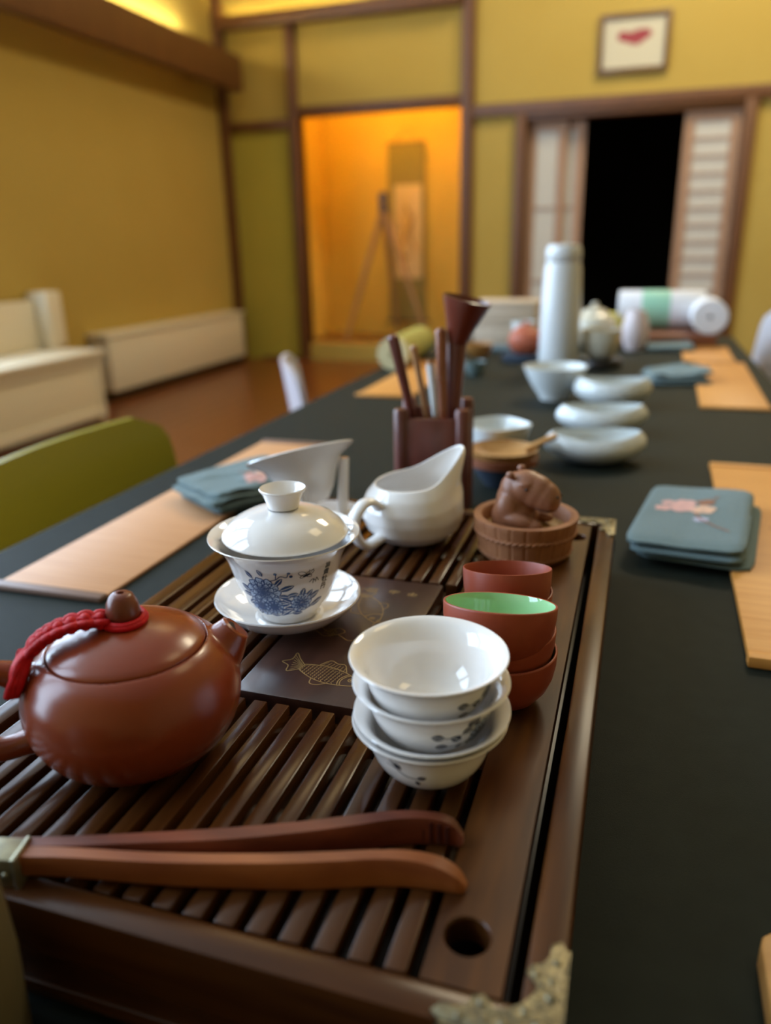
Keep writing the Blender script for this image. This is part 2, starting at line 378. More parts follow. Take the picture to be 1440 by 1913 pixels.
def make_chair(name, label, m, loc, rz, ztop=.78, wd=.46):
    t = thing(name, label, 'chair', loc, rz)     # faces +x locally, backrest at x=0
    bm = bmesh.new(); nx, nz = 20, 14; z0, z1 = .46, ztop; grid = {}
    for s in (0, 1):
        for i in range(nx+1):
            for j in range(nz+1):
                u = i/nx*2-1; v = j/nz
                # rounded-rectangle outline
                hw = wd/2; rr = .065; z = z0+(z1-z0)*v; lim = hw
                if z > z1-rr: lim = hw-rr+math.sqrt(max(0, rr*rr-(z-(z1-rr))**2))
                if z < z0+rr: lim = hw-rr+math.sqrt(max(0, rr*rr-((z0+rr)-z)**2))
                y = u*lim; bulge = .035*(y/hw)**2
                grid[s, i, j] = bm.verts.new((bulge-.045*v+(.012 if s else 0), y, z))
    for s in (0, 1):
        for i in range(nx):
            for j in range(nz): bm.faces.new([grid[s, i, j], grid[s, i+1, j], grid[s, i+1, j+1], grid[s, i, j+1]])
    for i in range(nx):
        for j in (0, nz): bm.faces.new([grid[0, i, j], grid[0, i+1, j], grid[1, i+1, j], grid[1, i, j]])
    for j in range(nz):
        for i in (0, nx): bm.faces.new([grid[0, i, j], grid[0, i, j+1], grid[1, i, j+1], grid[1, i, j]])
    finish(bm, 'backrest', m, t, angle=60)
    box('seat', (.0, .44, -wd/2+.01, wd/2-.01, .425, .455), m, t, .012, seg=3)
    bm = bmesh.new(); add_box(bm, -.012, .014, -.12, .12, .43, .52, bev=.005); finish(bm, 'back_bracket', m, t)
    for sx in (.04, .38):
        for sy in (-1, 1):
            tube('leg', [(sx, sy*.17, .43), (sx+(.04 if sx > .2 else -.05), sy*.21, 0)], [.014, .011], chairleg_m, t, n=8)
    return t
make_chair('dining_chair', 'olive green moulded chair tucked in at the left edge of the table', chair_m, (-.79, .935, FZ), 0)
make_chair('dining_chair', 'pale lilac moulded chair seen edge on beyond the left edge of the table', chairg_m, (-.84, 1.86, FZ), math.radians(25), ztop=.775, wd=.36)
make_chair('dining_chair', 'white moulded chair at the far right side of the table', chairw_m, (.385, 2.60, FZ), math.radians(180), ztop=.835, wd=.42)

# ------------------------------------------------------------------ table and cloth
TX0, TX1, TY0, TY1 = -.632, .292, -.5, 2.76
t = thing('dining_table', 'long wooden table hidden under the dark green cloth', 'table', (-.17, 1.13, FZ))
box('tabletop', (TX0+.17+.004, TX1+.17-.004, TY0-1.13+.004, TY1-1.13-.004, .712, .7455), woodred, t, .002)
for sx in (-.40, .40):
    for sy in (-1.5, 0, 1.5): box('leg', (sx-.03, sx+.03, sy-.03, sy+.03, 0, .712), woodred, t, .004)
bm = bmesh.new()
loop = []
def edge_pts():
    P = []; n = 60
    for i in range(n): P.append((TX0, TY0+(TY1-TY0)*i/n, -1, 0))
    for i in range(14): P.append((TX0+(TX1-TX0)*i/14, TY1, 0, 1))
    for i in range(n): P.append((TX1, TY1-(TY1-TY0)*i/n, 1, 0))
    for i in range(14): P.append((TX1-(TX1-TX0)*i/14, TY0, 0, -1))
    return P
EP = edge_pts(); rings = []
for (off, z, wv) in ((-.004, TZ, 0), (-.0012, TZ-.0004, 0), (.0004, TZ-.002, 0), (.001, TZ-.008, 0), (.004, TZ-.06, .5), (.008, TZ-.14, 1), (.010, TZ-.24, 1.5)):
    rings.append([bm.verts.new((x+nx*(off+wv*.006*math.sin(i*.9)), y+ny*(off+wv*.006*math.sin(i*.9)), z)) for i, (x, y, nx, ny) in enumerate(EP)])
for A, B in zip(rings, rings[1:]):
    for i in range(len(A)): bm.faces.new((A[i], A[(i+1) % len(A)], B[(i+1) % len(A)], B[i]))
bm.faces.new(rings[0])
tc = finish(bm, 'tablecloth', cloth_m, angle=60); tag(tc, 'dark green cloth covering the whole long table', 'tablecloth')

# ------------------------------------------------------------------ tea tray
X0, X1, Y0, Y1 = -.336, -.0058, .1852, .7125
t = thing('tea_tray', 'dark wooden slatted tea tray with pewter corner mounts', 'tray', ((X0+X1)/2, (Y0+Y1)/2, TZ)); TR = t
ox, oy, oz = t.location
def tb(name, x0, x1, y0, y1, z0, z1, m, bev=.001, kind=None): return box(name, (x0-ox, x1-ox, y0-oy, y1-oy, z0-oz, z1-oz), m, TR, bev, kind)
tb('front_rail', X0, X1, Y0, .1995, -.0485, .0012, wood_trayx, .0026)
tb('back_rail', X0, X1, .698, Y1, -.0485, .0012, wood_trayx, .0018)
tb('side_rail', -.0198, X1, .1995, .698, -.0485, .0012, wood_rail, .0015)
tb('side_rail', X0, -.322, .1995, .698, -.0485, .0012, wood_tray, .0015)
tb('water_pan', X0+.01, X1-.01, Y0+.01, Y1-.01, -.047, -.034, pan_m)
tb('front_molding', X0-.0012, X1+.0012, Y0-.0015, Y0+.001, -.048, -.040, wood_trayx, .0008)
for (x, y) in ((X0+.03, Y0+.03), (X1-.03, Y0+.03), (X0+.03, Y1-.03), (X1-.03, Y1-.03)): tb('foot', x-.012, x+.012, y-.012, y+.012, -.052, -.0485, wood_tray, .0008)
# right deck board with two round holes
def holed_board(name, x0, x1, y0, y1, holes, r):
    bm = bmesh.new(); cols = []
    segs = [y0]; 
    for h in holes: segs += [h[1]-.016, h[1]+.016]
    segs.append(y1)
    for i in range(len(segs)-1):
        a, b = segs[i], segs[i+1]
        if i % 2 == 0: add_box(bm, x0-ox, x1-ox, a-oy, b-oy, -.012-oz, 0-oz)
        else:
            hx, hy = holes[i//2]; n = 40
            rect = []; circ = []
            for k in range(n):
                an = 2*PI*k/n+PI/4; dx, dy = math.cos(an), math.sin(an)
                sx = (x1-hx if dx > 0 else hx-x0)/max(abs(dx), 1e-9); sy = ((b-a)/2)/max(abs(dy), 1e-9); s = min(sx, sy)
                rect.append((hx+dx*s, hy+dy*s)); circ.append((hx+dx*r, hy+dy*r))
            # snap rectangle corners
            for cx_, cy_ in ((x0, a), (x1, a), (x0, b), (x1, b)):
                kk = min(range(n), key=lambda q: (rect[q][0]-cx_)**2+(rect[q][1]-cy_)**2); rect[kk] = (cx_, cy_)
            V = {}
            for nm, pts in (('r', rect), ('c', circ)):
                for z in (-.012, 0): V[nm, z] = [bm.verts.new((p[0]-ox, p[1]-oy, z-oz)) for p in pts]
            c2 = [bm.verts.new((hx+(p[0]-hx)*1.07-ox, hy+(p[1]-hy)*1.07-oy, 0-oz)) for p in circ]
            for v in V['c', 0]: v.co.z -= .0007
            for k in range(n):
                j = (k+1) % n
                bm.faces.new((V['r', 0][k], V['r', 0][j], c2[j], c2[k]))
                bm.faces.new((c2[k], c2[j], V['c', 0][j], V['c', 0][k]))
                bm.faces.new((V['r', -.012][k], V['r', -.012][j], V['c', -.012][j], V['c', -.012][k]))
                bm.faces.new((V['c', 0][k], V['c', 0][j], V['c', -.012][j], V['c', -.012][k]))
                bm.faces.new((V['r', 0][k], V['r', 0][j], V['r', -.012][j], V['r', -.012][k]))
    return finish(bm, name, wood_rail, TR, angle=30)
holed_board('deck_board', -.0562, -.0266, .2002, .6975, [(-.0432, .2225), (-.0383, .6636)], .0088)
tb('deck_board', -.3160, -.3000, .2002, .6975, -.012, 0, wood_tray, .0006)
for gx in (-.0268, -.3222): tb('groove_bed', gx, gx+.0072, .1995, .698, -.0345, -.0325, mat('groove_shadow', (.004, .002, .001), 1.0, spec=.05), 0)  # near-black colour stands in for the shadow inside the groove
for y in (.27, .345, .535, .62): tb('cross_bar', -.30, -.056, y-.009, y+.009, -.018, -.0115, wood_trayx, .0005)
tb('edge_ledge', -.31, -.056, .1995, .2045, -.02, -.0115, wood_trayx, 0); tb('edge_ledge', -.31, -.056, .693, .698, -.02, -.0115, wood_trayx, 0)
PX0, PX1, PYa, PYb = -.2135, -.1275, .3535, .5310
sl = {}
def slat(x, y0, y1):
    key = round(y1-y0, 4)
    if key not in sl:
        bm = bmesh.new(); add_box(bm, 0, .0086, 0, y1-y0, -.0115, 0, bev=.0009, seg=2)
        ob = finish(bm, 'slat', wood_tray, TR); sl[key] = ob.data
    else:
        ob = bpy.data.objects.new('slat', sl[key]); COL.objects.link(ob); ob.parent = TR
    ob.location = (x-ox, y0-oy, 0-oz+random.uniform(-.0001, .0001))
for k in range(1, 18):
    x = -.0560-.01408*k
    if x+.0086 > PX0 and x < PX1+.004: slat(x, .2005, .3478); slat(x, .5345, .6972)
    elif x > PX1: slat(x, .2005, .6972)
    else: slat(x, .2005, .6972)
pl = tb('carved_panel', PX0, PX1, PYa, PYb, -.012, .0004, panel_m, .0010)
tb('panel_support', PX0-.001, PX1+.001, .350, .534, -.0185, -.0125, wood_trayx, 0)
# engraving: ribbons lying on the panel
def ribbon(bm, P, w, f=None, closed=False, z=0.0):
    P = [Vector((p[0], p[1], 0)) for p in P]; n = len(P); L = []; R = []
    for i, p in enumerate(P):
        a = P[(i-1) % n] if closed or i else p; b = P[(i+1) % n] if closed or i < n-1 else p
        d = (b-a); d = d.normalized() if d.length > 1e-9 else Vector((1, 0, 0)); nn = Vector((-d.y, d.x, 0))*(w/2)
        for lst, q in ((L, p+nn), (R, p-nn)):
            lst.append(bm.verts.new(f(q.x, q.y, z) if f else (q.x, q.y, z)))
    m = []
    for i in range(n if closed else n-1):
        j = (i+1) % n; m.append(bm.faces.new((L[i], L[j], R[j], R[i])))
    return m
def fish(bm, cx, cy, ang, s, flip=1):
    ca, sa = math.cos(ang), math.sin(ang)
    f = lambda x, y, z: (cx+s*(x*ca-flip*y*sa)-ox, cy+s*(x*sa+flip*y*ca)-oy, .00055-oz+z)
    W = .028
    top = lambda x: .36*math.sin(PI*min(1, max(0, (x+1.0)/2.05)))**.8
    bot = lambda x: -.34*math.sin(PI*min(1, max(0, (x+1.0)/2.05)))**.9
    N = 24
    ribbon(bm, [(-.78+1.75*i/N, top(-.78+1.75*i/N)) for i in range(N+1)]+[(.97-1.75*i/N, bot(.97-1.75*i/N)) for i in range(N+1)], W, f, True)
    # tail fan
    tail = [(-.78, .12), (-1.05, .30), (-1.32, .52), (-1.24, .2), (-1.40, -.02), (-1.15, -.10), (-1.02, -.34), (-.86, -.2), (-.78, -.10)]
    ribbon(bm, [tuple(p[:2]) for p in catmull([(a, b, 0) for a, b in tail], 4)], W, f)
    for k in range(7):
        e = (-1.28+.05*k, .40-.11*k); ribbon(bm, [(-.80, .08-.03*k), ((-.80+e[0])/2, (.06+e[1])/2), e], W*.6, f)
    # dorsal fin with rays
    dor = [(-.45, .26), (-.30, .62), (-.05, .58), (.15, .62), (.38, .34)]
    ribbon(bm, [tuple(p[:2]) for p in catmull([(a, b, 0) for a, b in dor], 5)], W, f)
    for k in range(7): ribbon(bm, [(-.38+.11*k, .30), (-.30+.09*k, .54)], W*.6, f)
    bel = [(-.25, -.32), (-.15, -.52), (.05, -.50), (.2, -.34)]
    ribbon(bm, [tuple(p[:2]) for p in catmull([(a, b, 0) for a, b in bel], 5)], W, f)
    # scales
    for i in range(13):
        for j in range(-4, 5):
            x = -.70+.095*i; y = j*.088+(.044 if i % 2 else 0)
            if x > .42 or y > top(x)-.05 or y < bot(x)+.05: continue
            ribbon(bm, [(x-.048*math.cos(a), y+.046*math.sin(a)) for a in [(-PI/2)+PI*q/5 for q in range(6)]], W*.65, f)
    # gill, eye, mouth, whisker
    for rr in (.34, .40): ribbon(bm, [(.80-rr*math.cos(a), rr*math.sin(a)) for a in [-.8+1.6*q/9 for q in range(10)]], W, f)
    ribbon(bm, [(.68+.07*math.cos(a), .08+.07*math.sin(a)) for a in [2*PI*q/12 for q in range(12)]], W, f, True)
    c = [bm.verts.new(f(.68+.035*math.cos(a), .08+.035*math.sin(a), .00002)) for a in [2*PI*q/8 for q in range(8)]]; bm.faces.new(c)
    ribbon(bm, [(.97, .0), (.88, -.04), (.82, -.09)], W, f)
    ribbon(bm, [(.98, .02), (1.10, .14), (1.22, .10), (1.32, .2)], W*.8, f); ribbon(bm, [(.95, -.08), (1.08, -.2), (1.22, -.16)], W*.8, f)
bm = bmesh.new()
fish(bm, -.1655, .3835, math.radians(-14), .0245)
fish(bm, -.1690, .4790, math.radians(-62), .0245, -1)
g = lambda x, y, z: (x-ox, y-oy, .00055-oz+z)
for (A, n) in (([(-.206, .430), (-.196, .436), (-.186, .430), (-.178, .434), (-.168, .428), (-.160, .431), (-.150, .426)], 5), ([(-.192, .441), (-.186, .437), (-.180, .443), (-.174, .438), (-.183, .430)], 5), ([(-.150, .426), (-.146, .418), (-.152, .412)], 5)):
    ribbon(bm, [tuple(p[:2]) for p in catmull([(a, b, 0) for a, b in A], n)], .0006, g)
for q in range(5): ribbon(bm, [(-.184+.0022*math.cos(a+q*1.3)+.0022*math.cos(q*1.256), .437+.0022*math.sin(a+q*1.3)+.0022*math.sin(q*1.256)) for a in [2*PI*i/10 for i in range(10)]], .0004, g, True)
for i, gx in enumerate((-.194, -.1775, -.1605, -.1460)):        # the faint row of characters at the panel's far end
    gy = .5085
    S = (((-1, .6), (1, .6)), ((-.8, -.7), (.8, -.7)), ((0, .9), (0, -.9)), ((-.9, 0), (.9, 0)), ((-.6, .3), (-.9, -.4)), ((.6, .3), (.9, -.4)))
    for j, s_ in enumerate(S):
        if (i+j) % 4 == 3: continue
        ribbon(bm, [(gx+s_[0][0]*.0042, gy+s_[0][1]*.0038), (gx+s_[1][0]*.0042, gy+s_[1][1]*.0038)], .0009, g)
e = finish(bm, 'fish_engraving', gold_m, pl, smooth=False); e['label'] = 'two engraved gold carp'
# yellow reflection painted as strips on the pan between the front slats
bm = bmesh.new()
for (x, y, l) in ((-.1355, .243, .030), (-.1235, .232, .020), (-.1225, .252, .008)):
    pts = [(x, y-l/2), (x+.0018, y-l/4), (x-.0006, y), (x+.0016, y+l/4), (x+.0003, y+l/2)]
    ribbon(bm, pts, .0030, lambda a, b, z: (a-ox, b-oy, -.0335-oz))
finish(bm, 'yellow_reflection', glint_m, TR, smooth=False)
# corner mounts
def bracket(cx, cy, sx, sy):
    # outline in a local frame with the corner at the origin, arms along +x and +y
    out = [(0, 0), (.043, 0), (.047, .003), (.044, .007), (.038, .0065), (.034, .0085), (.033, .013), (.029, .0150), (.0265, .0125), (.024, .0095), (.020, .0105),
           (.0165, .0130), (.0150, .0150), (.0130, .0165), (.0105, .020), (.0095, .024), (.0125, .0265), (.0150, .029), (.013, .033), (.0085, .034), (.0065, .038), (.007, .044), (.003, .047), (0, .043)]
    out = [tuple(p[:2]) for p in out]
    bm = bmesh.new()
    M = Matrix.Translation((cx-ox, cy-oy, -oz)) @ Matrix.Diagonal((sx*.92, sy*.92, 1, 1))
    add_prism(bm, out, .0012, .0024, M=M, bev=.0004)
    for (px, py, r) in ((.036, .0035, .0017), (.0035, .036, .0017), (.029, .011, .0016), (.011, .029, .0016), (.0065, .0065, .0034), (.020, .0045, .0022), (.0045, .020, .0022), (.013, .012, .0016), (.027, .0045, .0014), (.0045, .027, .0014)):
        add_ball(bm, M @ Vector((px, py, .0024)), (r, r, r*.45), sub=2)
    for i in range(10):
        a = i/9; add_ball(bm, M @ Vector((.009+.018*a, .0088+.001*math.sin(a*12), .0024)), (.0012, .0008, .0006), sub=1); add_ball(bm, M @ Vector((.0088+.001*math.sin(a*12), .009+.018*a, .0024)), (.0008, .0012, .0006), sub=1)
    side = [(0, 0), (.043, 0), (.045, -.004), (.040, -.008), (.036, -.007), (.033, -.012), (.027, -.013), (.024, -.009), (.018, -.013), (.012, -.020), (.010, -.027), (.006, -.030), (0, -.033)]
    Mx = M @ Matrix.Translation((0, -.0008, .0022)) @ Matrix.Rotation(PI/2, 4, 'X')
    add_prism(bm, side, -.0002, .0008, M=Mx)
    My = M @ Matrix.Translation((-.0008, 0, .0022)) @ Matrix(((0, 0, 1, 0), (1, 0, 0, 0), (0, 1, 0, 0), (0, 0, 0, 1)))
    add_prism(bm, side, -.0002, .0008, M=My)
    o = finish(bm, 'corner_mount', brass_m, TR, angle=35)
for a in ((X0, Y0, 1, 1), (X1, Y0, -1, 1), (X0, Y1, 1, -1), (X1, Y1, -1, -1)): bracket(*a)

# ------------------------------------------------------------------ decals on turned ware
def prof_r(prof, z):
    P = sorted(prof, key=lambda p: p[1])
    for a, b in zip(P, P[1:]):
        if a[1] <= z <= b[1]: return a[0]+(b[0]-a[0])*(z-a[1])/max(b[1]-a[1], 1e-9)
    return P[0][0] if z < P[0][1] else P[-1][0]
def surf(prof, th0, rref, off):
    def f(u, v, z=0):
        r = prof_r(prof, v)+off+z; th = th0+u/rref
        return (r*math.cos(th), r*math.sin(th), v)
    return f
def fill(bm, P, f, mi=0, z=0, rings=1):
    cx = sum(p[0] for p in P)/len(P); cy = sum(p[1] for p in P)/len(P)
    c = bm.verts.new(f(cx, cy, z)); V = [bm.verts.new(f(p[0], p[1], z)) for p in P]; n = len(V)
    mid = [bm.verts.new(f((p[0]+cx)/2, (p[1]+cy)/2, z)) for p in P]
    for i in range(n):
        j = (i+1) % n
        for fc in (bm.faces.new((c, mid[i], mid[j])), bm.faces.new((mid[i], V[i], V[j], mid[j]))): fc.material_index = mi
def leaf(bm, x, y, ang, L, W, f, mi=0, vein=True):
    ca, sa = math.cos(ang), math.sin(ang); P = []
    for i in range(11): a = i/10; P.append((a*L, W/2*math.sin(PI*a)**.8))
    for i in range(1, 10): a = 1-i/10; P.append((a*L, -W/2*math.sin(PI*a)**.8))
    P = [(x+p[0]*ca-p[1]*sa, y+p[0]*sa+p[1]*ca) for p in P]
    fill(bm, P, f, mi)
    if vein:
        for fc in ribbon(bm, [(x+L*q*ca, y+L*q*sa) for q in (.1, .5, .9)], W*.09, f, z=.00008): fc.material_index = 2
def petal(bm, x, y, ang, L, W, f, lw=.0004, z=0):
    ca, sa = math.cos(ang), math.sin(ang); P = []
    for i in range(15):
        a = -PI*.80+2*PI*.80*i/14; rr = 1+.10*math.sin(a*5)
        P.append((L*.5+L*.5*rr*math.cos(a), W*.5*rr*math.sin(a)))
    P.append((0, 0))
    P = [(x+p[0]*ca-p[1]*sa, y+p[0]*sa+p[1]*ca) for p in P]
    fill(bm, P, f, 1, z)
    for fc in ribbon(bm, P, lw, f, True, z=z+.00006): fc.material_index = 0
    for k in (-1, 0, 1):
        b = k*.35; q = [(.1*L, 0), (.45*L, b*W*.5), (.75*L, b*W*.8)]
        for fc in ribbon(bm, [(x+p[0]*ca-p[1]*sa, y+p[0]*sa+p[1]*ca) for p in q], lw*.7, f, z=z+.00006): fc.material_index = 0
def peony(bm, x, y, R, f, n=3, lw=.0004):
    for ring in range(n):
        k = 11-2*ring; rad = R*(1-ring/n)
        for i in range(k):
            a = 2*PI*i/k+ring*.4
            petal(bm, x+rad*.28*math.cos(a), y+rad*.28*math.sin(a), a, rad*.72, rad*.55, f, lw, z=ring*.00010)
    fill(bm, [(x+R*.10*math.cos(2*PI*i/8), y+R*.10*math.sin(2*PI*i/8)) for i in range(8)], f, 0, .0004)
def branch(bm, P, w, f):
    for fc in ribbon(bm, [tuple(p[:2]) for p in catmull([(a, b, 0) for a, b in P], 4)], w, f): fc.material_index = 0

# ------------------------------------------------------------------ gaiwan
GC = Vector((-.2195, .4480, 0)); th_cam = math.atan2(-GC.y, -GC.x)
sauc = [(.0, .0052), (.020, .0050), (.0235, .0060), (.0255, .0045), (.034, .0070), (.044, .0120), (.0505, .0178), (.0525, .0205), (.0537, .0207), (.0540, .0198), (.051, .0160), (.044, .0095), (.034, .0042), (.027, .0022), (.0262, .0003), (.0245, .0003), (.024, .002), (0, .002)]
o = lathe('gaiwan_saucer', sauc, porc, n=96); o.location = GC; o.scale = (.945, .945, 1); tag(o, 'white porcelain saucer under the lidded blue flower bowl', 'saucer')
gout = [(.0195, .0062), (.0205, .0095), (.0240, .0128), (.0300, .0215), (.0350, .034), (.0378, .0445), (.0400, .0515), (.0432, .0575), (.0475, .0622), (.0510, .0650)]
gprof = [(0, .0085), (.018, .0085), (.0185, .0062)]+gout+[(.0517, .0657), (.0514, .0664), (.0503, .0660), (.0465, .0633), (.0425, .0590), (.0392, .0530), (.0370, .0455), (.0340, .035), (.029, .0235), (.022, .0155), (.010, .0125), (0, .012)]
t = thing('gaiwan', 'white lidded tea bowl with blue peonies and a column of characters', 'tea bowl', GC); GW = t
bowl = lathe('bowl_body', gprof, porc, t, n=96)
bm = bmesh.new(); f = surf(gout, th_cam, .036, .00018)
peony(bm, -.0165, .0365, .0120, f, 3, .00065); peony(bm, -.0215, .0240, .0090, f, 3, .0006); peony(bm, -.0110, .0245, .0070, f, 3, .0006); peony(bm, .0095, .0265, .0080, f, 2, .0006)
for (x, y, a, L, W) in ((-.006, .038, .35, .011, .0042), (-.007, .034, -.2, .009, .004), (-.004, .031, -.5, .009, .004), (-.012, .024, -.4, .011, .005), (-.008, .0265, .1, .010, .0045),
                        (-.010, .020, .1, .012, .0045), (-.018, .0185, -.3, .010, .004), (.002, .0215, -2.6, .011, .0045), (.012, .0300, .9, .008, .004), (.0145, .028, .55, .009, .0040),
                        (.016, .0215, .35, .012, .0040), (.004, .0205, .1, .009, .0035), (.000, .0275, 2.9, .009, .0035), (-.022, .047, 2.2, .007, .003), (-.027, .036, 2.6, .008, .004), (-.026, .028, -2.7, .008, .004), (-.024, .020, -2.4, .007, .0035), (-.003, .0235, -.2, .010, .0048), (.009, .032, 1.3, .007, .004), (.0155, .0300, .5, .008, .0040), (-.001, .0335, .2, .008, .0036), (-.008, .042, .9, .008, .0035), (.002, .0180, -.1, .010, .0040), (-.006, .0185, .3, .010, .0042), (.020, .0240, .3, .008, .0032), (-.0265, .032, 2.9, .008, .004), (-.015, .0495, 1.9, .006, .003)):
    leaf(bm, x, y, a, L, W, f)
branch(bm, [(-.012, .046), (-.007, .0475), (-.004, .0500), (-.0005, .0490), (.0005, .0515)], .0006, f); branch(bm, [(-.007, .0475), (-.0065, .0515)], .0005, f)
for (x, y) in ((-.0068, .0520), (.001, .0522), (.0022, .0495)): fill(bm, [(x+.0011*math.cos(2*PI*i/8), y+.0011*math.sin(2*PI*i/8)) for i in range(8)], f, 0)
branch(bm, [(-.024, .020), (-.014, .0165), (-.004, .0165), (.006, .0185), (.016, .0205)], .0006, f); branch(bm, [(.016, .0205), (.024, .0245), (.027, .025)], .0005, f)
finish(bm, 'peony_print', [blue_p, blue_l, porc], bowl, smooth=False)
bm = bmesh.new()
bx, by = .0115, .0490                                    # butterfly
for a, L, W in ((.5, .0055, .003), (2.6, .0055, .003), (-.4, .004, .0022), (3.5, .004, .0022)): 
    ca, sa = math.cos(a), math.sin(a)
    P = [(bx+(L*.5+L*.5*math.cos(q))*ca-W*.5*math.sin(q)*sa, by+(L*.5+L*.5*math.cos(q))*sa+W*.5*math.sin(q)*ca) for q in [2*PI*i/12 for i in range(12)]]
    for fc in ribbon(bm, P, .00035, f, True): fc.material_index = 0
leaf(bm, bx-.002, by-.001, .3, .0048, .0020, f, 0, False)
for a in (.9, 1.6): branch(bm, [(bx+.002, by), (bx+.004*math.cos(a)+.002, by+.0042)], .00025, f)
for P in ([(.014, .0425), (.016, .0445), (.018, .0430)], [(.0165, .0410), (.0172, .0450)], [(.0185, .0415), (.019, .0450), (.0207, .0422)]): branch(bm, P, .00045, f)
finish(bm, 'butterfly_print', [ink_p, blue_l, porc], bowl, smooth=False)
# the column of characters, set with Blender's own font
cu = bpy.data.curves.new('txt', 'FONT'); deps = bpy.context.evaluated_depsgraph_get()
bm = bmesh.new()
for i, ch in enumerate('富貴牡丹'):
    c = bpy.data.curves.new('glyph', 'FONT'); c.body = ch; c.size = .0052; c.offset = .00007
    tmp = bpy.data.objects.new('glyph', c); COL.objects.link(tmp); bpy.context.view_layer.update()
    me = tmp.evaluated_get(bpy.context.evaluated_depsgraph_get()).to_mesh()
    base = len(bm.verts)
    vs = [bm.verts.new(f(v.co.x+.0240-i*.0003, v.co.y+.0505-i*.0054, .0)) for v in me.vertices]
    for p in me.polygons:
        try: bm.faces.new([vs[k] for k in p.vertices])
        except ValueError: pass
    bpy.data.objects.remove(tmp, do_unlink=True)
finish(bm, 'character_print', ink_p, bowl, smooth=False)
lidp = [(.0, .0800), (.009, .0800), (.0110, .0808), (.0120, .0830), (.0140, .0885), (.0168, .0938), (.0180, .0950), (.0184, .0962), (.0178, .0968), (.0168, .0960), (.0140, .0905), (.0118, .0860), (.0085, .0838), (0, .0835)]
dome_o = [(.0436, .0640), (.0441, .0652), (.0434, .0667), (.0405, .0705), (.0350, .0752), (.0275, .0790), (.0190, .0815), (.0110, .0824)]
bm = bmesh.new()
add_lathe(bm, [(0, .0790), (.010, .0795), (.0185, .0785), (.0270, .0758), (.0340, .0722), (.0395, .0672), (.0420, .0645), (.0428, .0638)]+dome_o+[(0, .0828)], 96)
lid_o = finish(bm, 'lid', porc, GW, angle=60); lid_o.scale = (.975, .975, 1); lid_o.location = (.0008, .0002, .0008)
lathe('knob', [(p[0]*.88, p[1]+.0003) for p in lidp][3:], porc, lid_o, n=64)
# ------------------------------------------------------------------ teapot
TC = Vector((-.2330, .2895, .0)); tax = math.radians(38)
TT = thing('teapot', 'round reddish brown clay teapot with a red cord on its lid', 'teapot', TC, tax)
bm = bmesh.new()
body = [(0, .0010), (.024, .0005)]+[(p.x, p.z) for p in catmull([(.028, 0, .0008), (.036, 0, .0035), (.0455, 0, .0115), (.0520, 0, .0225), (.0543, 0, .0335), (.0530, 0, .0445), (.0487, 0, .0540), (.0442, 0, .0595), (.0394, 0, .0632)], 6)]+[(.0394, .0630), (.0389, .0628), (.0384, .0600), (0, .0600)]
add_lathe(bm, body, 96)
# spout rises out of the +x side, handle loops on the -x side
add_tube(bm, catmull([(.025, 0, .035), (.037, 0, .0435), (.0475, 0, .0525), (.0545, 0, .0605)], 6), [.0275, .027, .0262, .025, .024, .0228, .0215, .0198, .0182, .0168, .0154, .0142, .0130, .0120, .0111, .0103, .0096, .0090, .0083], 24)
hp = catmull([(-.046, 0, .050), (-.057, 0, .0575), (-.070, 0, .060), (-.0845, 0, .053), (-.090, 0, .038), (-.082, 0, .0235), (-.066, 0, .0165), (-.050, 0, .0185), (-.044, 0, .0205)], 6)
rr = [.0062+.0030*max(0, 1-i/7)+.0040*max(0, 1-(len(hp)-1-i)/9) for i in range(len(hp))]
add_tube(bm, hp, rr, 16, upv=(0, 1, 0))
tb_o = finish(bm, 'pot_body', clay, TT, angle=None)
md = tb_o.modifiers.new('remesh', 'REMESH'); md.mode = 'VOXEL'; md.voxel_size = .00085; md.use_smooth_shade = True
md = tb_o.modifiers.new('smooth', 'SMOOTH'); md.factor = .5; md.iterations = 14
bm = bmesh.new()
sd = Vector((.0090, 0, .0085)).normalized(); Ms = Matrix.Translation(Vector((.0537, 0, .0598))) @ sd.to_track_quat('Z', 'Y').to_matrix().to_4x4()
add_lathe(bm, [(0, .0006), (.0045, .0006), (.0054, .0008), (.0066, .0014), (.0082, .0004), (.0084, -.002)], 32, M=Ms)
finish(bm, 'spout_lip', clay, TT)
bm = bmesh.new(); add_lathe(bm, [(0, .0010), (.0044, .0010), (.0044, .0004)], 24, M=Ms); finish(bm, 'spout_opening', mat('spout_dark', (.012,.005,.003), .9), TT)
ld = lathe('lid', [(0, .0600), (.0376, .0600), (.0384, .0618), (.0386, .0632), (.0381, .0640), (.0355, .0660), (.0300, .0690), (.0230, .0716), (.0150, .0735), (.0088, .0742), (.0074, .0746), (0, .0746)], clay, TT, n=96)
kn = lathe('knob', [(.0060, .0740), (.0066, .0755), (.0080, .0775), (.0084, .0805), (.0076, .0850), (.0058, .0888), (.0040, .0902), (.0018, .0903), (.0016, .0885), (0, .0880)], clay_knob, ld, n=40)
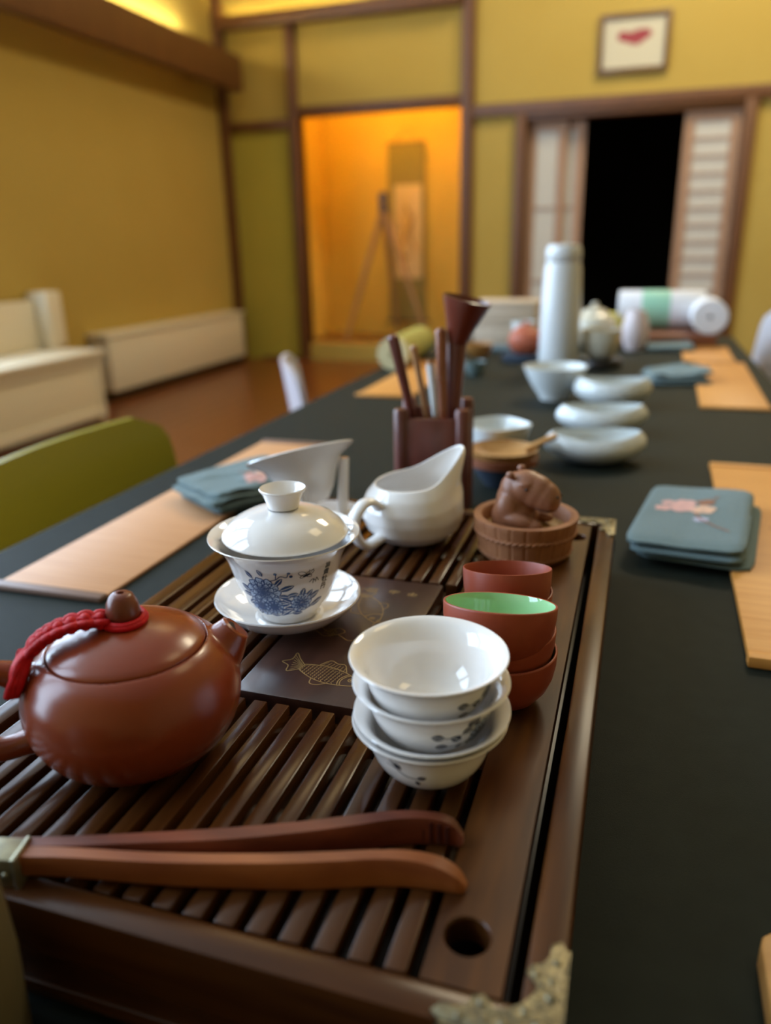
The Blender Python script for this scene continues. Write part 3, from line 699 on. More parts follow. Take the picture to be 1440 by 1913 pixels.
# red knotted cord: ring round the knob, braid to the handle, loop round the handle
cord = bpy.data.objects.new('cord', None); COL.objects.link(cord); cord.parent = TT; cord['label'] = 'red knotted silk cord'
bm = bmesh.new()
for dz, rad in ((.0748, .0090), (.0772, .0096), (.0760, .0104)):
    add_tube(bm, [(rad*math.cos(a), rad*math.sin(a), dz+.0006*math.sin(a)) for a in [2*PI*i/40 for i in range(40)]], .0016, 10, closed=True)
finish(bm, 'cord_ring', red_m, cord)
path = catmull([(-.0110, -.001, .0772), (-.0200, -.002, .0785), (-.0285, -.002, .0770), (-.0350, -.001, .0742), (-.0400, -.001, .0712), (-.0440, -.002, .0680)], 8)
bm = bmesh.new(); n = len(path)
for i in range(0, n-1, 6):                               # knot lumps: two crossing loops each
    p = path[i]; d = (path[min(i+1, n-1)]-path[max(i-1, 0)]).normalized(); s = Vector((0, 1, 0)); u_ = d.cross(s).normalized()
    for q in (-1, 1):
        c = p+s*(q*.0030)
        add_tube(bm, [c+(d*math.cos(a)*.0036+(s*.0030-u_*q*.0020)*math.sin(a)) for a in [2*PI*k_/16 for k_ in range(16)]], .0019, 8, closed=True)
        add_ball(bm, p+s*(q*.0044), (.0027, .0026, .0026), sub=2)
    add_ball(bm, p+Vector((0, 0, .0024)), (.0027, .0030, .0024), sub=2)
for ph in (0, PI):
    add_tube(bm, [p+Vector((0, math.sin(i*.52+ph)*.0022, math.cos(i*.52+ph)*.0014)) for i, p in enumerate(path)], .0020, 8)
finish(bm, 'cord_braid', red_m, cord, angle=None)
bm = bmesh.new()
for q in (-1, 0, 1):                                     # strands running down and round the handle
    add_tube(bm, catmull([(-.0440, q*.0026, .0675), (-.0465, q*.0030-.002, .0672), (-.0500, q*.0028-.005, .0645), (-.0525, -.0090+q*.001, .0600+q*.0008), (-.0530, -.0085+q*.001, .0545), (-.0525, -.003, .0500), (-.052, .004, .0505), (-.0515, .0080, .055), (-.0505, .006, .0615), (-.049, .002, .0665)], 5), .0021, 8)
    add_tube(bm, catmull([(-.0445+q*.0012, -.003, .0680), (-.0475+q*.0016, -.0070+q*.0008, .0645), (-.0505+q*.0018, -.0102, .0595), (-.0530+q*.0020, -.0110, .0545), (-.0550+q*.0018, -.0100, .0500)], 5), .0020, 8)
finish(bm, 'cord_loop', red_m, cord, angle=None)

# ------------------------------------------------------------------ cups
wout = [(.0130, .0005), (.0140, .0024)]+[(p.x, p.z) for p in catmull([(.0165, 0, .0036), (.0225, 0, .0080), (.0265, 0, .0135), (.0288, 0, .0190), (.0301, 0, .0240), (.0318, 0, .0284), (.0345, 0, .0317), (.0370, 0, .0338)], 3)]
wprof = [(0, .0025), (.0125, .0025), (.0130, .0003)]+wout+[(.0378, .0343), (.0375, .0349), (.0362, .0346), (.0335, .0328), (.0304, .0290), (.0288, .0242), (.0274, .0192), (.0251, .0142), (.0210, .0092), (.0160, .0062), (.0100, .0050), (0, .0047)]
def cup_print(parent, th0, style):
    bm = bmesh.new(); f = surf(wout, th0, .028, .00016)
    if style == 0:
        peony(bm, .012, .0175, .0075, f, 2, .0006)
        for (x, y, a) in ((-.008, .020, 2.9), (-.006, .0135, 3.0), (.000, .0205, .6), (.004, .0245, .9), (.003, .0145, -.4), (.000, .0170, 2.6)): leaf(bm, x, y, a, .0062, .0040, f)
        branch(bm, [(-.008, .020), (-.002, .0195), (.003, .0215), (.008, .020)], .0005, f); branch(bm, [(-.006, .0135), (.000, .0130), (.007, .0150)], .0005, f)
        for (x, y) in ((.0035, .0262), (-.002, .0190), (.000, .0125), (.007, .0250)): fill(bm, [(x+.0018*math.cos(2*PI*i/8), y+.0018*math.sin(2*PI*i/8)) for i in range(8)], f, 0)
    else:
        leaf(bm, .004, .0185, .3, .0050, .0028, f); leaf(bm, .0035, .017, -1.0, .0035, .0022, f); leaf(bm, -.006, .0262, -.8, .005, .0028, f)
        branch(bm, [(-.008, .0275), (-.004, .0215), (.000, .0190), (.004, .0185)], .0005, f); branch(bm, [(-.010, .0235), (-.005, .0225)], .0004, f)
        fill(bm, [(.0045+.001*math.cos(2*PI*i/8), .0145+.001*math.sin(2*PI*i/8)) for i in range(8)], f, 0)
    finish(bm, 'flower_print', [ink_p, blue_l, porc], parent, smooth=False)
WC = Vector((-.0812, .3115, 0)); thw = math.atan2(-WC.y, -WC.x)
for i, (z, dth, st, lab, dx, tl_) in enumerate(((.0003, -.36, 1, 'white porcelain cup at the bottom of the front stack', (0, 0), 0), (.0060, 2.6, 1, 'white porcelain cup nested close inside the bottom cup of the front stack', (.0012, .0008), 2.5),
        (.0205, .50, 0, 'white porcelain cup with blue flowers, second from the top of the front stack', (.0004, .001), 0), (.0345, .95, 0, 'white porcelain cup on top of the front stack', (-.0006, .0004), 0))):
    t = thing('white_tea_cup', lab, 'tea cup', (WC.x+dx[0], WC.y+dx[1], z), 0, 'stack of white porcelain cups on the tray'); t.rotation_euler = (math.radians(tl_), 0, 0); t.scale = (1, 1, .97)
    b = lathe('cup_body', wprof, porc, t, n=96); cup_print(b, thw+dth, st)
bout = [(.0135, .0003), (.0170, .0010), (.0225, .0050), (.0270, .0115), (.0298, .0190), (.0312, .0270), (.0316, .0345)]
bin_ = [(.0303, .0350), (.0298, .0270), (.0284, .0190), (.0256, .0120), (.0205, .0065), (.0130, .0035), (0, .0030)]
def clay_cup_thing(x, y, z, lab, grp, sc=1.0, green=True, tilt=(0, 0)):
    t = thing('clay_tea_cup', lab, 'tea cup', (x, y, z), 0, grp); t.scale = (sc, sc, sc*.93); t.rotation_euler = (tilt[0], tilt[1], 0)
    bm = bmesh.new(); add_lathe(bm, [(0, .0012), (.0120, .0012)]+bout+[(.0315, .0354), (.0309, .0357), (.0303, .0354)], 72)
    b = finish(bm, 'cup_body', clay_cup, t, angle=60)
    o = lathe('glazed_inside', [(.0304, .03545), (.0300, .0340)]+bin_[1:], celadon if green else clay_cup, t, n=72)
    if green: o['label'] = 'pale green glazed inside'
BC = (-.0607, .3905)
clay_cup_thing(BC[0]+.001, BC[1]-.001, .0003, 'red clay cup at the bottom of the green lined stack', 'front stack of red clay cups')
clay_cup_thing(BC[0]-.0004, BC[1], .0128, 'red clay cup in the middle of the green lined stack', 'front stack of red clay cups')
_tp = at(934, 1127, .0605); clay_cup_thing(_tp.x+.0005, _tp.y-.0082, .0290, 'red clay cup with pale green glazed inside on top of its stack', 'front stack of red clay cups', 1.0, True, (math.radians(-15), math.radians(-1)))
# two plain cups behind, straight sided
pout = [(.0140, .0003), (.0185, .0012), (.0240, .0060), (.0272, .0130), (.0284, .0210), (.0290, .0320)]
def plain_cup(x, y, z, lab, tilt=(0, 0)):
    t = thing('clay_tea_cup', lab, 'tea cup', (x, y, z), 0, 'rear stack of plain red clay cups'); t.rotation_euler = (tilt[0], tilt[1], 0)
    bm = bmesh.new(); add_lathe(bm, [(0, .0012), (.0125, .0012)]+pout+[(.0288, .0327), (.0282, .0328), (.0278, .0320), (.0272, .0215), (.0258, .0135), (.0222, .0072), (.0150, .0035), (0, .0030)], 72)
    finish(bm, 'cup_body', clay_cup, t, angle=60)
plain_cup(-.0682, .4680, .0003, 'plain red clay cup at the bottom of the stack behind the green lined cups')
plain_cup(-.0676, .4600, .0165, 'plain red clay cup on top of the stack before the capybara tub', (math.radians(-13), math.radians(-3)))

# ------------------------------------------------------------------ pitcher
PC = Vector((-.1775, .6225, .0)); pax = math.radians(33)
t = thing('milk_pitcher', 'white porcelain spouted pitcher behind the lidded bowl', 'pitcher', (PC.x, PC.y, .0003), pax); t.scale = (1.07, 1.07, 1.04)
def pit(thk):
    base = [(.0200, .0005), (.0300, .0045), (.0385, .0125), (.0425, .0230), (.0425, .0325), (.0385, .0420), (.0320, .0500)]
    def f(th, s):
        # s in 0..1 from foot to lip
        k = s*(len(base)-1); i = min(int(k), len(base)-2); q = k-i
        r = base[i][0]*(1-q)+base[i+1][0]*q; z = base[i][1]*(1-q)+base[i+1][1]*q
        d = math.cos(th); sp = max(0, d)**2.5; w_ = smoothstep(.25, 1, s)
        r += .0120*sp*smoothstep(.72, 1, s); z += .0235*(max(0, d)**2.2)*w_*smoothstep(.3, 1, s)+.0050*(.5+.5*d)*w_
        y_ = 1-.45*(max(0, d)**1.5)*w_*.8
        r -= thk
        return Vector((r*math.cos(th), r*math.sin(th)*y_, z if not thk or s > .98 else max(z, .0025)))
    return f
bm = bmesh.new(); fo, fi = pit(0), pit(.0022); n = 80; S = 36; rings = []
for j in range(S+1): rings.append([bm.verts.new(fo(2*PI*i/n, (j/S)**.9)) for i in range(n)])
tip = [bm.verts.new((fo(2*PI*i/n, 1)+fi(2*PI*i/n, 1))/2+Vector((0, 0, .0009))) for i in range(n)]; rings.append(tip)
for j in range(S, -1, -1): rings.append([bm.verts.new(fi(2*PI*i/n, j/S)) for i in range(n)])
for A, B in zip(rings, rings[1:]):
    for i in range(n): bm.faces.new((A[i], A[(i+1) % n], B[(i+1) % n], B[i]))
bm.faces.new(rings[0]); bm.faces.new(rings[-1])
o = finish(bm, 'pitcher_body', porc, t, angle=None)
sm = o.modifiers.new('smooth', 'SMOOTH'); sm.factor = .5; sm.iterations = 3
ha = PI+.50
hx = lambda r, z: (r*math.cos(ha), r*math.sin(ha), z)
tube('handle', catmull([hx(.0370, .0360), hx(.0450, .0440), hx(.0550, .0450), hx(.0640, .0370), hx(.0660, .0260), hx(.0610, .0150), hx(.0520, .0090), hx(.0400, .0110), hx(.0340, .0120)], 6), .0036, porc, t, n=14, flat=1.7, upv=(0, 0, 1))

# ------------------------------------------------------------------ strainer on its stand
SB = Vector((-.268, .640, .0003))
t = thing('strainer_stand', 'white porcelain strainer stand with round base behind the lidded bowl', 'stand', SB)
lathe('base', [(0, .0035), (.022, .0035), (.030, .0065), (.0350, .0105), (.0365, .0112), (.0372, .0104), (.034, .0055), (.026, .0005), (0, .0005)], porc, t, n=64)
zc = .0275
fc_ = aty(560, 849, .645); fr = aty(650, 829, .645); flf = aty(470, 871, .645); xr = (fr-flf).normalized()
vd = (fc_-EYE).normalized(); nrm = vd.cross(xr); nrm = nrm if nrm.z > 0 else -nrm; nrm = (nrm*1.0 - vd*(-.06)).normalized()
rad_f = (fr-flf).length/2
for (aa, top_) in ((1.25, .054), (2.5, .042), (4.3, .040)):
    p = Vector((.0240*math.cos(aa), .0240*math.sin(aa), .004)); tube('prong', [p, p+Vector((.003*math.cos(aa), .003*math.sin(aa), top_*.5)), p+Vector((.006*math.cos(aa), .006*math.sin(aa), top_))], [.0055, .0052, .0045], porc, t, n=12)
q = nrm.to_track_quat('Z', 'Y').to_matrix().to_4x4()
t = thing('tea_strainer', 'white porcelain funnel strainer tilted on its stand, left of the tool holder', 'strainer', fc_)
Mq = q
lathe('funnel', [(.010, -.048), (.0170, -.046), (.0240, -.036), (.0300, -.022), (.0370, -.009), (rad_f-.0015, -.0008), (rad_f, .0008), (rad_f-.001, .0018), (.0350, -.0065), (.0280, -.021), (.0220, -.034), (.0155, -.043), (.009, -.045)], porc, t, n=72, M=Mq, closed=True)
lathe('mesh_disc', [(0, -.0445), (.0105, -.0445), (.0105, -.0455), (0, -.0455)], ferr_m, t, n=32, M=Mq)

# ------------------------------------------------------------------ tongs
def tong_arm(top_f, top_r, lof, m, name, parent):
    A = catmull([tuple(at(x, y, z)) for x, y, z in top_f], 6); B = catmull([tuple(at(x, y, z)) for x, y, z in top_r], 6)
    bm = bmesh.new(); n = min(len(A), len(B)); rings = []
    for i in range(n):
        a, b = A[i].copy(), B[i].copy(); lo = lof(i/(n-1)); m_ = (a+b)/2; cs = []
        e = min(.0008, (a.z-lo)*.3)
        for (p, z) in ((a, a.z-e), (a.lerp(m_, .12), a.z), (b.lerp(m_, .12), b.z), (b, b.z-e), (b, lo+e*.7), (b.lerp(m_, .1), lo), (a.lerp(m_, .1), lo), (a, lo+e*.7)):
            cs.append(bm.verts.new((p.x, p.y, z)))
        rings.append(cs)
    for P, Q in zip(rings, rings[1:]):
        for k_ in range(8): bm.faces.new((P[k_], P[(k_+1) % 8], Q[(k_+1) % 8], Q[k_]))
    bm.faces.new(rings[0]); bm.faces.new(rings[-1])
    return finish(bm, name, m, parent, angle=35)
t = thing('tea_tongs', 'long brown wooden tea tongs lying across the front of the tray', 'tongs', (0, 0, 0)); TG = t
zt = .0145; Z = zt
lof = lambda u: .0045*(1-smoothstep(0, .45, u))+.0004+.0016*smoothstep(.97, 1, u)
lf = [(20, 1602, Z), (120, 1603, Z), (300, 1612, Z), (480, 1614, Z), (600, 1611, Z), (700, 1606, Z), (770, 1610, .0140), (820, 1624, .0118), (852, 1642, .0082), (869, 1657, .0040)]
lr = [(20, 1579, Z), (120, 1581, Z), (300, 1591, Z), (480, 1593, Z), (600, 1590, Z), (700, 1586, Z), (765, 1587, .0142), (822, 1598, .0122), (857, 1620, .0088), (874, 1648, .0045)]
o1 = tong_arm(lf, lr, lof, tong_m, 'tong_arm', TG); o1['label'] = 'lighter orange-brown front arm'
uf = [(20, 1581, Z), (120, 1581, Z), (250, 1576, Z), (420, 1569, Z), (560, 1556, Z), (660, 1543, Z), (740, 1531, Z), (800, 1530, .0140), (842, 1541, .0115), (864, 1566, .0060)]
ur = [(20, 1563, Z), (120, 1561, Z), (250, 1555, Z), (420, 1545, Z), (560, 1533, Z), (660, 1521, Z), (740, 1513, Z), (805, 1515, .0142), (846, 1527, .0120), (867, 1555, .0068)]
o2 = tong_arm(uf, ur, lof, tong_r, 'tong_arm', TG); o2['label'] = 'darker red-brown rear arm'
# carved rings near the tip of the rear arm
bm = bmesh.new()
for x in (790, 805, 820, 835):
    a = at(x, 1533+(x-795)*.30, zt-.0016-(x-790)*.00005); b = Vector((a.x+.0002, a.y+.0002, .0015))
    add_tube(bm, [a+Vector((0, .0004, 0)), (a+b)/2, b], .0010, 8)
finish(bm, 'grip_ring', mat('grip_dark', (.05, .010, .006), .35), o2)
a = at(42, 1562, zt); 
fx0, fx1 = at(-60, 1585, zt), at(42, 1590, zt)
dr = (fx1-fx0).normalized(); ang = math.atan2(dr.y, dr.x)
Mf = Matrix.Translation(Vector(((fx0.x+fx1.x)/2, (fx0.y+fx1.y)/2, .0084))) @ RZ(ang); L_ = (fx1-fx0).length/2
bm = bmesh.new(); add_box(bm, -L_, L_, -.0068, .0068, -.0076, .0074, bev=.0015, M=Mf)
add_box(bm, L_-.0016, L_+.0004, -.0073, .0073, -.0080, .0078, bev=.0006, M=Mf)
for q in (-.3, .6): add_ball(bm, Mf @ Vector((L_*q, -.0068, 0)), .0013, sub=2)
finish(bm, 'ferrule', ferr_m, TG)['label'] = 'brass ferrule'
# ------------------------------------------------------------------ capybara tub (tea pet)
CB = Vector((-.0772, .6150, .0003))
t = thing('tea_pet', 'brown clay capybara bathing in a tan wooden-look tub', 'figurine', CB)
bm = bmesh.new(); ns = 22; n = ns*6
def tubr(z): return .0372+(.0435-.0372)*(z/.0345)
prof = [(0, .0005), (.0350, .0005), (.0368, .0020)]+[(tubr(z), z) for z in (.004, .008, .012, .016, .020, .024, .028, .031, .0340)]+[(.0432, .0352), (.0405, .0356), (.0372, .0352), (.0360, .0335), (.0345, .0235)]
def stave(v):
    r = math.hypot(v.x, v.y)
    if r < .030 or v.z < .003 or v.z > .0345 or r < tubr(v.z)-.001: return v
    th = math.atan2(v.y, v.x); s = (th/(2*PI)*ns) % 1; g_ = .0007*math.exp(-((min(s, 1-s))/.07)**2)
    return Vector((v.x*(1-g_/r), v.y*(1-g_/r), v.z))
add_lathe(bm, prof, 264, fn=stave)
tb_ = finish(bm, 'tub', tub_m, t, angle=60)
for (z, ra, amp) in ((.0225, .0015, 1), (.0062, .0010, 1)):
    bm = bmesh.new()
    for ph in (0, PI):
        K = 300; add_tube(bm, [((tubr(z)+.0004+.0006*math.cos(i*.55+ph))*math.cos(2*PI*i/K), (tubr(z)+.0004+.0006*math.cos(i*.55+ph))*math.sin(2*PI*i/K), z+.0008*math.sin(i*.55+ph)) for i in range(K)], ra*.75, 6, closed=True)
    finish(bm, 'rope_hoop', tub_m, tb_, angle=None)
lathe('bath_water', [(0, .0250), (.0200, .0248), (.0350, .0240)], tubin_m, t, n=48)
# capybara, facing right and a little toward the camera
fa = math.radians(-14)
cp = bpy.data.objects.new('capybara', None)
bm = bmesh.new()
Rm = RZ(fa)
def B_(c, r, rot=None):
    M_ = Rm.to_3x3().to_4x4() if rot is None else Rm @ rot
    add_ball(bm, Rm @ Vector(c), r, M=M_, sub=4)
ry = lambda a: Matrix.Rotation(a, 4, 'Y')
B_((-.010, 0, .030), (.0195, .0185, .022)); B_((-.011, 0, .044), (.0150, .0155, .020)); B_((-.009, 0, .055), (.0140, .0140, .0150))
B_((0, 0, .0585), (.0165, .0145, .0140)); B_((.008, 0, .0555), (.0160, .0132, .0145), ry(.15)); B_((.0160, 0, .0520), (.0128, .0118, .0132), ry(.1)); B_((.0205, 0, .0505), (.0088, .0108, .0120))
for s in (-1, 1):
    B_((-.002, s*.0150, .0335), (.0150, .0065, .0065), ry(.1)); B_((.010, s*.0125, .0305), (.0100, .0060, .0050), ry(.05)); B_((-.012, s*.0130, .040), (.010, .007, .013))
    B_((-.0100, s*.0120, .0700), (.0042, .0030, .0036)); B_((.002, s*.0118, .0635), (.0060, .0030, .0026))
o = finish(bm, 'capybara', capy_m, t, angle=None)
md = o.modifiers.new('remesh', 'REMESH'); md.mode = 'VOXEL'; md.voxel_size = .0009; md.use_smooth_shade = True
md = o.modifiers.new('smooth', 'SMOOTH'); md.factor = .5; md.iterations = 16
for s in (-1, 1):
    bm = bmesh.new(); add_ball(bm, Rm @ Vector((.0048, s*.0136, .0600)), (.0013, .0013, .0013), sub=2); finish(bm, 'eye', black_m, o)
    bm = bmesh.new(); add_ball(bm, Rm @ Vector((.0283, s*.0045, .0545)), (.0012, .0010, .0010), sub=2); finish(bm, 'nostril', black_m, o)
# mouth line
tube('mouth', [Rm @ Vector(p) for p in catmull([(.0120, -.0112, .0445), (.0190, -.0104, .0430), (.0250, -.0066, .0430), (.0268, 0, .0438), (.0250, .0066, .0430), (.0190, .0104, .0430)], 5)], .0005, mat('mouth_groove', (.06,.02,.01), .8), o, n=6)

# ------------------------------------------------------------------ wooden strainer behind the tub
c = at(938, 918, TZ); c.z = TZ+.0003
t = thing('wooden_strainer', 'round honey coloured wooden strainer with handle on a dark cup behind the capybara', 'strainer', (c.x-.006, c.y+.03, c.z))
lathe('dark_cup', [(0, .003), (.018, .003), (.018, .0003), (.022, .0003), (.034, .016), (.040, .030), (.038, .030), (.031, .017), (.018, .006), (0, .005)], navy_m, t, n=48)
lathe('rim_ring', [(.0385, .028), (.046, .030), (.047, .040), (.044, .041), (.038, .036)], woodred, t, n=48, closed=True)
lathe('bowl', [(0, .036), (.020, .037), (.036, .043), (.044, .050), (.0455, .0495), (.042, .041), (.030, .034), (0, .033)], woodlight, t, n=48)
tube('handle', [(.028, .010, .046), (.048, .016, .056), (.066, .022, .064)], [.009, .0075, .0085], woodlight, t, n=12, flat=.5, upv=(0, 1, 0))

# ------------------------------------------------------------------ tool holder and tools
HC = Vector((-.2115, .836, TZ+.0003)); ha_ = math.radians(8)
t = thing('tool_holder', 'dark red wooden tea tool holder with gold lettering behind the pitcher', 'holder', HC, ha_); TH = t
R_ = .0345; Hh = .132
for (x0, x1, y0, y1) in ((-R_, R_, -R_-.004, -R_), (-R_, R_, R_, R_+.004), (-R_-.004, -R_, -R_, R_), (R_, R_+.004, -R_, R_)):
    bm = bmesh.new(); add_box(bm, x0+(.006 if x1-x0 > .02 else 0), x1-(.006 if x1-x0 > .02 else 0), y0+(.006 if y1-y0 > .02 else 0), y1-(.006 if y1-y0 > .02 else 0), 0.006, Hh-.010, bev=.0010)
    finish(bm, 'side_panel', holder_m, TH)
for sx in (-1, 1):
    for sy in (-1, 1):
        bm = bmesh.new(); add_tube(bm, [(sx*(R_-.001), sy*(R_-.001), z) for z in (0, .004, .06, Hh-.004, Hh)], [.0075, .0085, .0085, .0085, .0070], 12)
        finish(bm, 'corner_post', holder_m, TH, angle=50)
box('base', (-R_-.003, R_+.003, -R_-.003, R_+.003, .0, .008), holder_m, TH, .001)
bm = bmesh.new()
for i in range(4):                                       # gold characters down the right side
    z = .104-.024*i; y = -.004
    S = (((-1, .8), (1, .8)), ((0, 1.1), (0, -1)), ((-1, .1), (1, .1)), ((-.2, .1), (-1, -.9)), ((.2, .1), (1, -.9)), ((-.6, -.5), (.7, -.5)))
    for j, s_ in enumerate(S):
        if (i*2+j) % 5 == 4: continue
        (a0, b0), (a1, b1) = s_
        add_tube(bm, [(R_+.0042, y+a0*.009, z+b0*.009), (R_+.0042, y+a1*.009, z+b1*.009)], .0012, 6)
finish(bm, 'gold_lettering', goldl_m, TH)
def tool(name, lab, cat, px_b, px_t, Yb, Yt, R, m, head=None):
    b = aty(px_b[0], px_b[1], Yb); a = aty(px_t[0], px_t[1], Yt)
    d = (a-b); foot = b-d.normalized()*max(0, (b.z-(TZ+.014))/max(d.normalized().z, .2)); 
    foot.x += (HC.x-foot.x)*.0; 
    th = thing(name, lab, cat, foot)
    n = 12; P = [foot.lerp(a, i/n)-foot for i in range(n+1)]
    tube('shaft', P, [R[0]+(R[1]-R[0])*(i/n) for i in range(n+1)], m, th, n=12)
    return th, a-foot
th, e = tool('tea_pick', 'dark reddish stick with a rounded tip leaning left in the holder', 'tea tool', (768, 770), (735, 634), .825, .80, (.0035, .0062), holder_m)
bm = bmesh.new(); add_ball(bm, e, (.0063, .0063, .0055)); finish(bm, 'tip', holder_m, th)
th, e = tool('tea_needle', 'thin tan stick leaning in the middle of the holder', 'tea tool', (797, 775), (773, 652), .835, .83, (.0025, .0038), stick_t)
bm = bmesh.new(); add_ball(bm, e, (.0045, .0045, .005)); finish(bm, 'tip', stick_t, th)
th, e = tool('tea_spoon', 'tan spoon handle with painted white highlight in the holder', 'tea tool', (815, 775), (803, 672), .845, .85, (.0025, .0042), stick_t)
tube('pale_highlight', [e*.62, e*.97], [.0046, .0052], porc_b, th, n=12)  # pale sleeve stands in for the white highlights on the stick
th, e = tool('tea_tweezers', 'glossy brown flat stick upright in the holder', 'tea tool', (827, 775), (823, 622), .830, .84, (.0042, .0062), stick_b)
bm = bmesh.new(); add_ball(bm, e, (.0062, .0060, .006)); finish(bm, 'tip', stick_b, th)
# funnel on a thick stem
th, e = tool('tea_funnel', 'dark red lacquered funnel on a thick stem rising from the holder', 'funnel', (845, 760), (853, 640), .850, .852, (.0075, .0110), holder_m)
q = (aty(871, 567, .852)-aty(853, 640, .852)).normalized().to_track_quat('Z', 'Y').to_matrix().to_4x4()
lathe('cone', [(0, .002), (.0060, .0), (.0115, .0), (.0165, .018), (.0225, .034), (.0275, .0480), (.0262, .0484), (.0205, .034), (.0150, .0195), (.009, .004), (0, .003)], funnel_m, th, n=48, c=e, M=q)

# ------------------------------------------------------------------ mats and napkins
def placemat(x0, x1, y0, y1, lab, m, rz=0, bars=True, thick=.0035):
    cx, cy = (x0+x1)/2, (y0+y1)/2; t = thing('bamboo_placemat', lab, 'placemat', (cx, cy, TZ+.0002), rz, 'bamboo placemats on the table'); a, b = (x1-x0)/2, (y1-y0)/2
    box('mat_sheet', (-a, a, -b+.006, b-.006, 0, thick), m, t, .0008)
    for s in (-1, 1): box('end_bar', (-a-.001, a+.001, s*b-.006, s*b+.006, 0, thick+.0025), bamboo_end if bars else m, t, .0018)
    return t
placemat(-.567, -.446, .527, 1.105, 'pale bamboo placemat nearest the front on the left', bamboo, math.radians(.3))
mr = placemat(.104, .235, .563, 1.110, 'honey bamboo placemat under the folded napkin on the right', bamboo_or, math.radians(-1.2), False, .007)
placemat(-.560, -.440, 1.53, 2.02, 'pale bamboo placemat behind the tool holder', bamboo_or, 0, False)
placemat(.130, .252, 1.545, 2.12, 'honey bamboo placemat on the right beside the crumpled napkin', bamboo_or, math.radians(-1.5), False)
placemat(.120, .245, 2.15, 2.43, 'farthest honey bamboo placemat on the right', bamboo_or, math.radians(-1), False)
# board corner at the lower right
bm = bmesh.new()
P = [(.0722, -.12), (.0722, .2900), (.0738, .2955), (.0790, .3000), (.0850, .3010), (.200, .3010), (.200, -.12)]
vs = add_prism(bm, [(x-.137, y-.09) for x, y in P], 0, .012, bev=.002)
o = finish(bm, 'wooden_board', woodlight, angle=40); o.location = (.137, .09, TZ+.0003); tag(o, 'honey wood board with a rounded corner at the lower right', 'board')
# dark print on the right mat
bm = bmesh.new()
for (x, y, L, an, w_) in ((.168, .905, .035, .4, .004), (.175, .885, .03, -.3, .003), (.160, .80, .025, .2, .003), (.172, .84, .02, 1.1, .003), (.150, .86, .012, .2, .002)):
    ribbon(bm, [(x-.1695, y-.8365), (x+L*.5*math.cos(an)-.1695, y+L*.5*math.sin(an)+.002-.8365), (x+L*math.cos(an)-.1695, y+L*math.sin(an)-.8365)], w_, lambda a, b, z: (a, b, .0072))
finish(bm, 'ink_print', mat('mat_ink', (.10, .055, .01), .7), mr, smooth=False)
bm = bmesh.new(); add_lathe(bm, [(0, .0075), (.0022, .0074), (.003, .0070)], 16, c=(.128-.1695, .612-.8365, 0)); finish(bm, 'red_dot', mat('mat_red', (.25, .02, .03), .6), mr)

